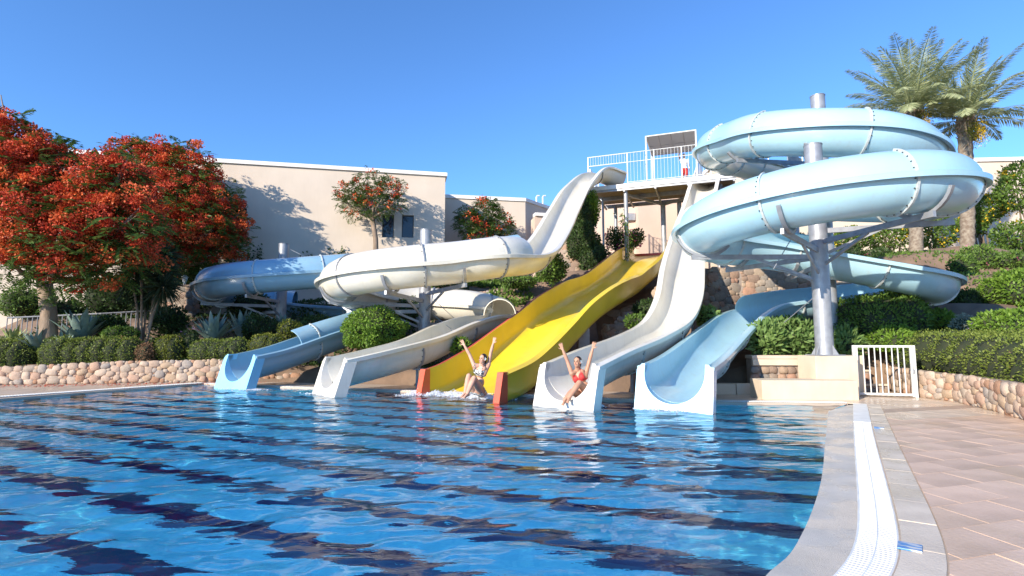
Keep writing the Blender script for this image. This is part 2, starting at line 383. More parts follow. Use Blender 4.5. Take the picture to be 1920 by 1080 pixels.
def water_mat():
    m = bpy.data.materials.new('clear_pool_water'); m.use_nodes = True; N = m.node_tree.nodes; L = m.node_tree.links
    b = N['Principled BSDF']
    for k_, v_ in (('Base Color',(1,1,1,1)),('Roughness',0.0),('IOR',1.33),('Transmission Weight',1.0)): b.inputs[k_].default_value = v_
    n = N.new('ShaderNodeTexNoise'); n.inputs['Scale'].default_value = 7; n.inputs['Detail'].default_value = 3
    g = N.new('ShaderNodeNewGeometry'); mp = N.new('ShaderNodeMapping'); mp.inputs['Rotation'].default_value = (0, 0, R_(-18)); mp.inputs['Scale'].default_value = (.8, 1.9, 1); L.new(g.outputs['Position'], mp.inputs[0]); L.new(mp.outputs[0], n.inputs['Vector'])
    bp = N.new('ShaderNodeBump'); bp.inputs['Strength'].default_value = .22; bp.inputs['Distance'].default_value = .012; L.new(n.outputs['Fac'], bp.inputs['Height']); L.new(bp.outputs[0], b.inputs['Normal'])
    t = N.new('ShaderNodeBsdfTransparent'); mx = N.new('ShaderNodeMixShader'); mx.inputs[0].default_value = .07
    L.new(b.outputs[0], mx.inputs[1]); L.new(t.outputs[0], mx.inputs[2]); L.new(mx.outputs[0], N['Material Output'].inputs[0])
    return m
M_water = water_mat(); me.materials.append(M_water)
water = link('pool_water', me); water['kind'] = 'structure'; water.cycles.is_caustics_caster = True
sun_d.cycles.is_caustics_light = True

# --- terrain sheet behind and beside the deck
TC = np.array([(-60,18,.6),(-30,17.5,.6),(-22,18,.6),(-16,17.6,.62),(-9.5,18.6,.68),(-12,21.5,1.2),(-14,25,2.5),(-20,25,2.5),(-24,21,1.4),(-7,24,2.2),(-9,27,3.2),(-5,20.5,1.3),(-2.5,17.6,.45),(-6,18.2,.5),
 (-4,27,4.2),(-7.5,26.6,4.2),(-3,31,5.3),(0.5,21.2,2.6),(1.5,24,4.0),(3,25,4.6),(5,28,5.4),(8,32,5.8),(3.5,21,3.0),(2,16.4,.6),(4.2,17.6,1.0),(6.6,17.4,1.5),(8.2,14.9,.85),(9.8,16,1.3),(11.5,14.9,1.1),
 (7.5,21.4,4.3),(10,21.8,4.3),(14,17,2.6),(7,18.2,1.3),(9,18.6,1.35),(11.5,18.4,1.5),(13.4,17.8,1.8),(7,19.9,3.9),(9.5,20.3,4.0),(12,20,4.0),(2,19.9,1.1),(4.2,19.3,1.05),(5.8,18.4,1.2),(2.2,21.7,3.3),(4.5,21.2,3.7),(16,19,3.7),(17,22.5,5.0),(20,25,5.6),(27,30,6.2),(11.4,12.2,.75),(11.2,9.6,.62),(10.0,6.4,.6),(13.5,11,1.3),(14.5,14,2.2),(20,14,2.6),(24,20,4.6),
 (0,60,7),(60,60,8),(-60,60,5),(-80,20,1),(80,10,3),(14,-10,.5),(30,-10,1.0),(60,-40,1),(-60,-60,0)], float)
def terr(X, Y):
    X = np.asarray(X, float); Y = np.asarray(Y, float); num = np.zeros(X.shape); den = np.zeros(X.shape)
    for x, y, z in TC:
        w = 1/((X-x)**2+(Y-y)**2+.15)**2.2; num += w*z; den += w
    return num/den
def gz(x, y): return float(terr(np.array([x]), np.array([y]))[0])
# ------------------------------------------------------------------ water slides
def frames(P):
    T = unit(np.gradient(P, axis=0)); Z = np.array([0,0,1.0])
    Rv = unit(np.cross(T, Z)); Uv = np.cross(Rv, T); return T, Rv, Uv
def smooth_path(P, it=6):
    for _ in range(it):
        Q = P.copy(); Q[1:-1] = .25*P[:-2]+.5*P[1:-1]+.25*P[2:]; P = Q
    return P
def vecs(A): return [Vector(a) for a in A]
TH = .035
def trough_prof(r, d, nn=16, lip=.125):
    """open trough: outer skin with turned-out lips, then inner skin back; d drops the half circle below the rim"""
    o = [(-r-lip, -.05), (-r-lip, .0)] if False else []
    ang = np.linspace(math.pi, 2*math.pi, nn)
    outer = [(-r-lip, -.10), (-r-lip+.02, -.10), (-r-.01, -.05)]+[(r*math.cos(a), -d+r*math.sin(a)) for a in ang]+[(r+.01, -.05), (r+lip-.02, -.10), (r+lip, -.10)]
    ri = r-TH
    inner = [(-r-lip-.012, .0), (-r-lip+.01, .014), (-ri, .014)]+[(ri*math.cos(a), -d+ri*math.sin(a)) for a in ang]+[(ri, .014), (r+lip-.01, .014), (r+lip+.012, .0)]
    return outer+inner[::-1]
def cover_prof(r, a0, a1, nn=12, hs=1.0):
    ang = np.linspace(a0, a1, nn)
    o = [(r*math.cos(a), .012+hs*r*math.sin(a)) for a in ang]; i = [((r-TH)*math.cos(a), .012+hs*(r-TH)*math.sin(a)) for a in ang]
    return o+i[::-1]
def joint_prof(r, d, nn=16):
    ang = np.linspace(math.pi*1.02, 1.98*math.pi, nn)
    o = [((r+.045)*math.cos(a), -d+(r+.045)*math.sin(a)) for a in ang]; i = [((r-.01)*math.cos(a), -d+(r-.01)*math.sin(a)) for a in ang]
    return o+i[::-1]
def arc_joint_prof(r, a0, a1, hs, nn=10):
    ang = np.linspace(a0, a1, nn)
    o = [((r+.035)*math.cos(a), .02+hs*(r+.035)*math.sin(a)) for a in ang]; i = [((r-.01)*math.cos(a), .02+hs*(r-.01)*math.sin(a)) for a in ang]
    return o+i[::-1]
def bolt_dot(mb, p, nrm, s=.02):
    nrm = Vector(nrm).normalized(); x = nrm.orthogonal().normalized(); y = nrm.cross(x)
    vs = [p+x*s*math.cos(a)+y*s*math.sin(a) for a in (0,1.257,2.513,3.77,5.027)]
    mb.add(vs+[v+nrm*.02 for v in vs], [(0,1,6,5),(1,2,7,6),(2,3,8,7),(3,4,9,8),(4,0,5,9),(5,6,7,8,9)])

def build_trough_slide(root, pts, r, d_fn, mats, covers=(), sec=2.3, joints=True, saddle_mat=None, flat_start=None):
    """mats = (body, lip/cover).  covers: (s0, s1, ang0, ang1, height scale) along the arc length fraction"""
    P = smooth_path(dense(pts, .14)); T, Rv, Uv = frames(P); N = len(P)
    s = np.r_[0, np.cumsum(np.linalg.norm(np.diff(P, axis=0), axis=1))]; tot = s[-1]
    ns = max(1, round(tot/sec)); cuts = [int(round(x)) for x in np.linspace(0, N-1, ns+1)]
    for c0, c1 in zip(cuts[:-1], cuts[1:]):
        sl = slice(c0, c1+1)
        MB().sweep(vecs(P[sl]), vecs(Rv[sl]), vecs(Uv[sl]), [trough_prof(r, d_fn(x/tot)) for x in s[sl]]).build('trough_section', mats[0], root, True, 40)
    for (f0, f1, a0, a1, hs) in covers:
        i0, i1 = np.searchsorted(s, f0*tot), min(N-1, int(np.searchsorted(s, f1*tot)))
        cc = sorted(set([i0]+[c for c in cuts if i0 < c < i1]+[i1]))
        for c0, c1 in zip(cc[:-1], cc[1:]):
            sl = slice(c0, c1+1)
            q = []
            for j in range(c0, c1+1):       # cover rises out of the rim at its open ends
                e = min(1, (j-i0)/5, (i1-j)/5) if abs(a1-a0) < 3 else 1
                q.append(cover_prof(r, R_(a0) if isinstance(a0, int) else a0, R_(a1) if isinstance(a1, int) else a1, hs=hs*(.25+.75*e)))
            MB().sweep(vecs(P[sl]), vecs(Rv[sl]), vecs(Uv[sl]), q).build('cover_section', mats[1], root, True, 40)
    if joints:
        for c in cuts[1:-1]:
            fr = s[c]/tot; d = d_fn(fr); jb = MB(); bb = MB()
            T0 = Vector(T[c]); p0 = Vector(P[c]); rr = Vector(Rv[c]); uu = Vector(Uv[c])
            jb.sweep([p0-T0*.022, p0+T0*.022], [rr]*2, [uu]*2, [joint_prof(r, d)]*2)
            for a in np.linspace(1.05*math.pi, 1.95*math.pi, 11):
                nr = rr*math.cos(a)+uu*math.sin(a)
                for sg in (.05,): bolt_dot(bb, p0+rr*r*math.cos(a)+uu*(-d+r*math.sin(a))+T0*sg, nr, .013)
            for (f0, f1, a0, a1, hs) in covers:
                if f0+.005 < fr < f1-.005:
                    A0, A1 = R_(a0), R_(a1)
                    jb.sweep([p0-T0*.018, p0+T0*.018], [rr]*2, [uu]*2, [arc_joint_prof(r, A0, A1, hs)]*2)
                    for a in np.linspace(A0, A1, 7)[1:-1]:
                        nr = rr*math.cos(a)+uu*math.sin(a); bolt_dot(bb, p0+rr*r*math.cos(a)+uu*(.02+hs*r*math.sin(a))+T0*.05, nr, .013)
            j = jb.build('joint_flange', M_joint if saddle_mat is None else saddle_mat, root, True, 40)
            bb.build('bolts', M_bolt, j, kind='stuff')
    return P, T, Rv, Uv, s

def exit_block(root, p, t, r, d, top, m, w=.13, slant=.30, depth=.30, drop=1.15):
    """moulded end piece: a thick U-shaped face that leans back, standing in the water"""
    t = Vector((t[0], t[1], 0)).normalized(); rr = t.cross(Vector((0,0,1))); W = r+w; nn = 24
    inn = [(-r+TH, top)]+[((r-TH)*math.cos(a), -d+(r-TH)*math.sin(a)) for a in np.linspace(math.pi, 2*math.pi, nn)]+[(r-TH, top)]
    out = [(-W+.10, top)]
    for a in np.linspace(math.pi, 2*math.pi, nn):
        c, s_ = math.cos(a), math.sin(a); k = min(W/abs(c) if abs(c) > 1e-6 else 9, (drop-d)/abs(s_) if abs(s_) > 1e-6 else 9)
        out.append((c*k, min(-d+s_*k, top-.14)))
    out[1] = (-W, top-.12); out[-1] = (W, top-.12); out.append((W-.10, top))
    def P3(a, b, off): return Vector(p)+rr*a+Vector((0,0,b))+t*(off+slant*(top-b))
    n = len(inn); vs = []; bv = .018
    for off, sh in ((0,0), (-depth, 0)):
        vs += [P3(a, b, off) for a, b in inn]; vs += [P3(a, b, off) for a, b in out]
    f = []
    for i in range(n-1):
        f.append((i, n+i, n+i+1, i+1)); f.append((2*n+i, 2*n+i+1, 3*n+i+1, 3*n+i))
        f.append((n+i, 3*n+i, 3*n+i+1, n+i+1)); f.append((i, i+1, 2*n+i+1, 2*n+i))
    f += [(0, 2*n, 3*n, n), (n-1, 2*n-1, 4*n-1, 3*n-1)]
    bm = bmesh.new(); bvs = [bm.verts.new(v) for v in vs]
    for q in f:
        try: bm.faces.new([bvs[i] for i in q])
        except ValueError: pass
    bmesh.ops.recalc_face_normals(bm, faces=bm.faces); me = bpy.data.meshes.new('exit_block'); bm.to_mesh(me); bm.free()
    me.materials.append(m); me.shade_smooth(); me.set_sharp_from_angle(angle=R_(32))
    return link('exit_block', me, root)

def V3(*a): return Vector(a)
def circ(C, Rr, angs, zs): return [V3(C[0]+Rr*math.cos(R_(a)), C[1]+Rr*math.sin(R_(a)), z) for a, z in zip(angs, zs)]

# ---- blue spiral slide (right)
C1 = (7.40, 12.90); C2 = (9.42, 15.78); RT = .64
root_E = thing('spiral_slide', 'pale blue spiral slide coiling twice high above the grey pole', 'water slide')
ptsE = [at(1448,318,24.0), V3(10.0,22.2,8.95), V3(8.3,20.3,8.55), V3(7.15,18.2,8.12)]
ptsE += circ(C2, 2.38, [170,200,235,270,300,330,360,400,440,480,520,545], [7.65,7.33,6.94,6.70,6.54,6.4,6.28,6.15,6.02,5.88,5.75,5.64])
ptsE += [V3(7.6,14.75,5.55), V3(8.75,14.75,5.4), V3(9.75,14.1,5.2)]
ptsE += circ(C1, 2.58, [0,-30,-60,-90,-120,-150,-180,-210,-240], [4.92,4.77,4.62,4.48,4.37,4.27,4.2,4.18,4.2])
ptsE += [V3(7.7,15.5,4.08), V3(9.3,15.2,3.76), V3(10.7,14.9,3.42), V3(11.6,14.9,3.2), V3(12.35,15.6,3.05), V3(12.1,16.8,2.92), V3(11.1,17.45,2.82), V3(10.2,17.55,2.74), V3(9.0,17.4,2.62), V3(7.9,17.05,2.44), V3(7.1,16.35,2.2),
         V3(6.4,15.5,1.92), V3(5.6,14.4,1.6), V3(4.75,13.2,1.24), V3(3.95,12.0,.97), V3(3.3,10.95,.84)]
def dE(f): return .12*min(1, max(0, (f-.90)/.08))
PE, TE, RE, UE, sE = build_trough_slide(root_E, ptsE, RT, dE, (M_blue, M_blue), covers=[(.005,.39,-5,72,.95),(.475,.715,108,185,.95),(.785,.875,0,62,.75)])
exit_block(root_E, PE[-1], TE[-1], RT, .12, .06, M_blueexit)

# ---- white spiral slide (middle-left)
root_B = thing('spiral_slide', 'white spiral slide with closed tube, ending left of the yellow slide', 'water slide')
CB = (-3.0, 18.3)
ptsB = [at(1158,330,28.6), at(1120,318,27.6), at(1085,345,26.0), at(1058,390,23.6), at(1027,446,20.3), at(994,478,17.8), V3(-.45,16.05,3.9)]
ptsB += circ(CB, 2.85, [-62,-90,-120,-150,-180,-210,-240,-270,-300], [3.7,3.52,3.4,3.3,3.2,3.08,2.95,2.82,2.7])
ptsB += [V3(-.6,21.1,2.5), at(937,592,19.9), at(905,592,18.6), at(850,608,17.0), at(790,634,15.7), at(715,654,14.8), at(628,674,13.95)]
def dB(f): return .15*min(1, max(0, (f-.76)/.12))+.1*max(0, 1-f/.15)
_pb = smooth_path(dense(ptsB, .14)); _sb = np.r_[0, np.cumsum(np.linalg.norm(np.diff(_pb, axis=0), axis=1))]
def _fb(x, y): return float(_sb[int(np.argmin(np.hypot(_pb[:,0]-x, _pb[:,1]-y)))]/_sb[-1])
_m = at(937,592,19.9); FB0, FB1 = _fb(.15, 16.75), _fb(_m.x, _m.y)
PB, TB, RB, UB, sB = build_trough_slide(root_B, ptsB, .62, dB, (M_cream, M_cream), covers=[(FB0,FB1,0,180,1.0)], saddle_mat=M_steel)
exit_block(root_B, PB[-1], TB[-1], .62, .15, .06, M_white)

# ---- white straight slide (right of the yellow one)
root_D = thing('straight_slide', 'steep white slide dropping from platform, woman in red at its end', 'water slide')
ptsD = [at(1336,318,27.6), at(1325,328,26.6), at(1310,380,24.3), at(1292,440,20.8), at(1279,500,18.0), at(1272,555,16.5), at(1250,600,15.2), at(1200,630,13.9), at(1130,657,12.4), at(1066,686,11.25)]
def dD(f): return .14
PD, TD, RD, UD, sD = build_trough_slide(root_D, ptsD, .60, dD, (M_white, M_white))
exit_block(root_D, PD[-1], TD[-1], .60, .14, .06, M_white)
# launch lip: two tall rounded cheeks at the top
for sg in (-1, 1):
    mb = MB(); rr = Vector(RD[2]); tt = Vector(TD[2]); b0 = Vector(PD[0])+rr*sg*.60
    pr = [(-.2,-.5),(1.4,-.5),(1.5,.05),(1.1,.3),(.65,.62),(.3,.66),(0,.5),(-.2,.1)]
    vs = [b0+tt*x+Vector((0,0,z))+rr*sg*o for o in (-.03,.03) for x, z in pr]; k = len(pr)
    mb.add(vs, [tuple(range(k))[::-1], tuple(range(k, 2*k))]+[(i, (i+1) % k, k+(i+1) % k, k+i) for i in range(k)])
    mb.build('launch_cheek', M_white, root_D)

# ---- blue spiral slide (left)
root_A = thing('spiral_slide', 'shaded blue spiral slide at the left, ending beside the stone wall', 'water slide')
CA = (-9.75, 22.5)
ptsA = [V3(.3,25.6,5.9), V3(-2.4,24.2,5.2), V3(-5,22.3,4.55), V3(-7.4,20.55,4.05)]
ptsA += circ(CA, 2.62, [-90,-120,-150,-180,-210,-240,-270], [3.75,3.66,3.56,3.46,3.34,3.2,3.06])
ptsA += [V3(-8.2,24.7,2.95), V3(-6.6,23.4,2.8), V3(-5.6,21.8,2.6), V3(-5.45,20.3,2.32), V3(-5.95,18.9,1.9), V3(-6.75,17.7,1.48), V3(-7.4,16.7,1.12), V3(-7.95,15.75,.92)]
def dA(f): return .13*min(1, max(0, (f-.7)/.2))
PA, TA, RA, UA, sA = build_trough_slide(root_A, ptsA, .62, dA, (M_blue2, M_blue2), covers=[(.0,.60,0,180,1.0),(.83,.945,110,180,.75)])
exit_block(root_A, PA[-1], TA[-1], .62, .13, .06, M_blueexit)

# ---- yellow wide slide
root_C = thing('wide_slide', 'wide wavy yellow slide with orange end posts, woman in print bikini', 'water slide')
ptsC = [at(1226,456,31.0), at(1221,458,29.3), at(1206,466,26.3), at(1171,497,22.4), at(1143,516.5,20.8), at(1112,528,19.0), at(1064,556,17.5), at(1012,601,16.3), at(945,657,14.7), at(905,682,13.8), at(868,697,13.15)]
P = smooth_path(dense(ptsC, .14), 4); T, Rv, Uv = frames(P); N = len(P); sC = np.r_[0, np.cumsum(np.linalg.norm(np.diff(P, axis=0), axis=1))]
HW, HH = 1.20, .70
def wide_prof(hw, h, t=.05):
    inner = [(-hw, .03), (-hw+.02, -.05)]+[(-hw+.27-.25*math.cos(a), -h+.25-.25*math.sin(a)) for a in np.linspace(0, math.pi/2, 6)]
    inner = inner+[(-hw*.3, -h), (hw*.3, -h)]+[(-a, b) for a, b in inner[::-1]]
    outer = [(-hw-.13, -.02), (-hw-.06, -.04)]+[(-hw+.20-.25*math.cos(a)-t+.05, -h+.25-t-.25*math.sin(a)) for a in np.linspace(0, math.pi/2, 6)]
    outer = outer+[(-hw*.3, -h-t), (hw*.3, -h-t)]+[(-a, b) for a, b in outer[::-1]]
    return outer+inner[::-1]
ns = 7; cuts = [int(round(x)) for x in np.linspace(0, N-1, ns+1)]
hts = [HH+.03*math.sin(x) for x in sC]
for c0, c1 in zip(cuts[:-1], cuts[1:]):
    sl = slice(c0, c1+1)
    MB().sweep(vecs(P[sl]), vecs(Rv[sl]), vecs(Uv[sl]), [wide_prof(HW, h) for h in hts[sl]]).build('bed_section', M_yellow, root_C, True, 40)
for sg in (-1, 1):
    if sg > 0: MB().tube([Vector(P[i])+Vector(Rv[i])*sg*(HW+.135)+Vector(Uv[i])*(-.035) for i in range(0, N, 2)], .042, 6).build('rim_stripe', M_red, root_C, True)
    p = Vector(P[-1]); t = Vector((T[-1][0], T[-1][1], 0)).normalized(); rr = t.cross(V3(0,0,1)); a0 = p+rr*sg*(HW+.02)
    vs = []
    for x in (-.085, .085):
        vs += [a0+rr*x+t*y+V3(0,0,z) for y, z in ((-.05,.03),(.13,.03),(.42,-1.2),(-.05,-1.2))]
    MB().add(vs, [(0,1,2,3),(7,6,5,4),(0,4,5,1),(1,5,6,2),(2,6,7,3),(3,7,4,0)]).build('end_post', M_orange, root_C)
MB().box(None, (2*HW, .06, .05), M=Matrix.Translation(p+t*.02+V3(0,0,-HH+.0)) @ Matrix.Rotation(math.atan2(rr.y, rr.x), 4, 'Z')).build('end_strip', M_orange, root_C)
p0 = Vector(P[0]); t0 = Vector((T[0][0], T[0][1], 0)).normalized(); r0 = t0.cross(V3(0,0,1))
MB().box(None, (2*HW+.1, .10, .14), M=Matrix.Translation(p0-t0*.03+V3(0,0,-HH+.04)) @ Matrix.Rotation(math.atan2(r0.y, r0.x), 4, 'Z')).build('top_strip', M_red, root_C)
PC, TC_, RC, UC = P, T, Rv, Uv
for f in (.36, .52, .66, .80):
    i = int(f*(N-1)); p = Vector(P[i]); r = Vector(Rv[i]); u = Vector(Uv[i]); t = Vector(T[i])
    M = Matrix((r, t, u)).transposed().to_4x4(); M.translation = p+r*(HW+.045)+u*(-.36)
    br = MB().box(None, (.05, .12, .66), M=M, bev=.01).build('joint_bracket', M_yellow, root_C)
    bb = MB()
    for z in (-.2,-.02,.16): bolt_dot(bb, p+r*(HW+.07)+u*(-.36+z), r, .02)
    bb.build('bolts', M_bolt, br, kind='stuff')

# ---- poles and the steel that carries the tubes
def pole(x, y, z0, z1, label, r=.203, plate=True, group=None):
    t = thing('support_pole', label, 'pole', (x, y, z0), group=group)
    h = z1-z0
    MB().tube([(0,0,0),(0,0,h)], r, 28).build('shaft', M_steel, t, True, 40)
    MB().tube([(0,0,h),(0,0,h+.015)], r+.012, 28).build('cap', M_steel, t, True, 40)
    if plate:
        MB().box((0,0,.012), (.62,.62,.025)).build('base_plate', M_steel, t)
        for a in (0, 1.571, 3.142, 4.712):
            mb = MB(); c, s_ = math.cos(a+.5), math.sin(a+.5)
            vs = [(c*r-s_*o, s_*r+c*o, .025) for o in (-.008,.008)]+[(c*(r+.13)-s_*o, s_*(r+.13)+c*o, .025) for o in (-.008,.008)]+[(c*r-s_*o, s_*r+c*o, .25) for o in (-.008,.008)]
            mb.add(vs, [(0,2,4),(1,5,3),(0,1,3,2),(2,3,5,4),(0,4,5,1)]); mb.build('gusset', M_steel, t)
    return t
ped = at(1547,668,13.0)
near_pole = pole(ped.x, ped.y, 1.02, at(1526,272,12.95).z, 'nearest thick grey steel pole bolted to the cream plinth')
rear_pole = pole(C2[0], C2[1], .9, at(1535,179,15.7).z, 'grey steel pole rising through the topmost blue ring')
mid_pole = pole(CB[0], CB[1], 1.0, at(800,433,18.4).z, 'grey steel pole inside the white tube ring')
left_pole = pole(CA[0], CA[1], 1.5, at(527,458,22.5).z, 'grey steel pole inside the shaded blue ring')
def bracket(pt, base, P, R, U, s_frac, r, zoff=0.0):
    """two arms from a pole to a saddle under a tube"""
    i = int(s_frac*(len(P)-1)); p = Vector(P[i]); t = thing_none = None
    c = V3(base[0], base[1], p.z-r-.12+zoff)
    d = (V3(p.x, p.y, 0)-V3(c.x, c.y, 0)); L = d.length; d.normalize()
    e = V3(c.x, c.y, p.z-r-.10)+d*(L+r*.55); a = c+d*.19
    mb = MB(); mb.beam(a, e, .07, .12)
    mb.beam(c+d*.19+V3(0,0,-.55), V3(c.x, c.y, p.z-r-.16)+d*(L*.55), .05, .07)
    o = mb.build('support_arm', M_steel, pt)
    o.matrix_parent_inverse = pt.matrix_world.inverted() if False else Matrix.Translation(-pt.location)
    rr = Vector(R[i]); uu = Vector(U[i]); tt = Vector((p-Vector(P[max(0,i-1)]))).normalized()
    ang = np.linspace(1.12*math.pi, 1.78*math.pi, 12)
    pr = [((r+.11)*math.cos(a_), (r+.11)*math.sin(a_)) for a_ in ang]+[((r+.045)*math.cos(a_), (r+.045)*math.sin(a_)) for a_ in ang[::-1]]
    sb = MB().sweep([p-tt*.04, p+tt*.04], [rr]*2, [uu]*2, [pr]*2).build('saddle', M_steel, pt, True, 40)
    sb.matrix_parent_inverse = Matrix.Translation(-pt.location)
def frac_near(P, x, y, z0=-9, z1=99):
    d = (P[:,0]-x)**2+(P[:,1]-y)**2+np.where((P[:,2] < z0) | (P[:,2] > z1), 1e6, 0); return int(np.argmin(d))/(len(P)-1)
for a, z0, z1 in ((-15,4.3,5.2),(-75,4.3,5.2),(-130,4,5),(-185,4,5),(-250,3.5,4.5),(-290,3.2,4.2)):
    bracket(near_pole, (ped.x, ped.y), PE, RE, UE, frac_near(PE, C1[0]+2.6*math.cos(R_(a)), C1[1]+2.6*math.sin(R_(a)), z0, z1), RT)
for a, z0, z1 in ((185,7,9),(235,6.9,9),(290,6.4,9),(340,6.2,9),(60,5.9,6.6)):
    bracket(rear_pole, C2, PE, RE, UE, frac_near(PE, C2[0]+2.5*math.cos(R_(a)), C2[1]+2.5*math.sin(R_(a)), z0, z1), RT)
for a in (-60,-100,-150,-200,-250,-300):
    bracket(mid_pole, CB, PB, RB, UB, frac_near(PB, CB[0]+2.85*math.cos(R_(a)), CB[1]+2.85*math.sin(R_(a)), 2.3, 4.2), .62)
for a in (-90,-150,-210,-260):
    bracket(left_pole, CA, PA, RA, UA, frac_near(PA, CA[0]+2.62*math.cos(R_(a)), CA[1]+2.62*math.sin(R_(a)), 2.9, 4.2), .62)
def rod(pt, a, b):
    o = MB().tube([a, b],   .010, 6).build('tie_rod', M_steel, pt); o.matrix_parent_inverse = Matrix.Translation(-pt.location)
rod(near_pole, at(1500,420,12.4), at(1450,505,12.2)); rod(near_pole, at(1523,560,13), at(1470,605,14))
rod(left_pole, at(545,468,22.3), at(592,491,21.6)); rod(mid_pole, at(812,590,18.3), at(850,620,17.4)); rod(mid_pole, at(812,560,18.3), at(855,600,18.6))
# legs under the open chutes
def chute_leg(root, P, R, f, r, d, m=None):
    i = int(f*(len(P)-1)); p = Vector(P[i]); z0 = max(Z_DECK, gz(p.x, p.y)-.1) if not inside(BACK, np.array([p.x]), np.array([p.y]))[0] else Z_DECK
    z1 = p.z-r*1.12-d-.10
    if z1-z0 < .45: return
    rr = Vector(R[i]); mb = MB()
    for sg in (-.28, .28): mb.beam(p+rr*sg+V3(0,0,z0-p.z), p+rr*sg+V3(0,0,z1-p.z+.06), .07, .07, up=V3(1,0,0))
    mb.beam(p-rr*.42+V3(0,0,z1-p.z-.0), p+rr*.42+V3(0,0,z1-p.z), .07, .07)
    mb.build('leg_frame', M_steel, root)
for f in (.90,.93,.96,.985): chute_leg(root_E, PE, RE, f, RT, .1)
for f in (.80,.87,.93,.97): chute_leg(root_B, PB, RB, f, .62, .15)
for f in (.45,.6,.72,.84,.93): chute_leg(root_D, PD, RD, f, .60, .14)
for f in (.72,.82,.9,.96): chute_leg(root_A, PA, RA, f, .62, .13)
# ------------------------------------------------------------------ the ground, kept clear of the chutes
SLIDE_PATHS = [(PE, .80, .82), (PB, .78, .80), (PD, .76, .78), (PA, .78, .80), (PC, 1.40, .72)]
def slide_floor(X, Y, pad=.35):
    out = np.full(np.shape(X), 99.0)
    for P_, hw, dep in SLIDE_PATHS:
        for x, y, z in P_[::2]:
            m = (X-x)**2+(Y-y)**2 < (hw+pad)**2
            if m.any(): out = np.where(m, np.minimum(out, z-dep-.12), out)
    return out
_SX, _SY = np.meshgrid(np.arange(-20, 18, .2), np.arange(6, 32, .2)); _SF = slide_floor(_SX, _SY, .4)
def sfl(x, y):
    i, j = int(round((x+20)/.2)), int(round((y-6)/.2))
    return float(_SF[j, i]) if 0 <= i < _SF.shape[1] and 0 <= j < _SF.shape[0] else 99.0
xs = np.r_[np.linspace(-900,-40,14), np.arange(-36,34,.45), np.linspace(38,900,14)]
ys = np.r_[np.linspace(-900,-14,12), np.arange(-12,40,.45), np.linspace(44,1400,16)]
TX, TY = np.meshgrid(xs, ys); TZ = terr(TX, TY)+.05*np.sin(TX*1.7+1.3*np.sin(TY))*np.cos(TY*1.9)
flat = inside(BACK, TX, TY)
near_ = np.full(TX.shape, 9.0)
for (x0_, y0_), (x1_, y1_) in zip(BACK[:-1], BACK[1:]):
    n_ = int(math.hypot(x1_-x0_, y1_-y0_)/.3)+2
    if x0_ < -40 or n_ > 120: continue
    for f_ in np.linspace(0, 1, n_): near_ = np.minimum(near_, np.hypot(TX-x0_-(x1_-x0_)*f_, TY-y0_-(y1_-y0_)*f_))
TZ = np.where(near_ < .5, np.minimum(TZ, .0), TZ)
TZ = np.minimum(TZ, slide_floor(TX, TY)); TZ[flat] = -.35
nx = len(xs); fl = flat.ravel(); F = []
for j in range(len(ys)-1):
    for i in range(nx-1):
        a = j*nx+i; qd = (a, a+1, a+nx+1, a+nx)
        if not all(fl[t] for t in qd): F.append(qd)
mb = MB(); mb.v = [tuple(p) for p in np.stack([TX.ravel(), TY.ravel(), TZ.ravel()], 1)]; mb.f = F; mb.m = [0]*len(F)
mb.build('ground', M_soil, smooth=True, kind='structure')
# ------------------------------------------------------------------ paving, drain, coping
stones_c = [(.33,.24,.17),(.37,.22,.155),(.27,.21,.165),(.39,.30,.22),(.26,.185,.14),(.34,.275,.215),(.24,.21,.18),(.38,.25,.175)]
M_stone = stone_mat('rounded_field_stone', stones_c)
M_stone_pale = stone_mat('pale_sandstone', [(.45,.33,.245),(.48,.35,.265),(.44,.29,.21),(.40,.32,.25),(.50,.39,.30),(.43,.31,.21),(.38,.22,.14),(.34,.29,.25)])
M_tile = mat('brown_sandstone_tile', (.70,.50,.365), .5, (.56,.395,.285), 1.7, .2, 30, rnd=.10, spec=.5)
M_tile_pale = mat('pale_sandstone_tile', (.70,.55,.42), .4, (.58,.46,.35), 1.5, .18, 30, rnd=.08, spec=.5)
M_tile_dark = mat('dark_sandstone_tile', (.46,.335,.255), .45, (.40,.29,.22), 2, .18, 30, rnd=.08)
def damp(m, lo, hi, scale):
    """patches of wet, shinier stone"""
    N = m.node_tree.nodes; L = m.node_tree.links; g = N.new('ShaderNodeNewGeometry'); n = N.new('ShaderNodeTexNoise'); n.inputs['Scale'].default_value = scale; n.inputs['Detail'].default_value = 4
    L.new(g.outputs['Position'], n.inputs['Vector']); r = N.new('ShaderNodeMapRange'); r.inputs[1].default_value = .42; r.inputs[2].default_value = .58; r.inputs[3].default_value = lo; r.inputs[4].default_value = hi
    L.new(n.outputs['Fac'], r.inputs[0]); L.new(r.outputs[0], N['Principled BSDF'].inputs['Roughness'])
M_coping = mat('pale_grey_coping', (.72,.61,.48), .45, (.57,.48,.375), 2.0, .25, 60, rnd=.06)
damp(M_tile, .28, .62, .9); damp(M_tile_pale, .14, .5, .7); damp(M_coping, .15, .6, 1.3); damp(M_deck, .2, .6, .8); damp(M_grey, .12, .5, 1.6)
M_drain = mat('white_plastic_grating', (.80,.80,.77), .5, (.70,.69,.65), 5)
M_slot = mat('grating_shadow_gap', (.20,.19,.18), .9)
M_marker = mat('worn_blue_marker_tile', (.05,.22,.52), .3, (.60,.62,.62), 14, mix=(.48,.56), stretch=(.5,2.2,1))

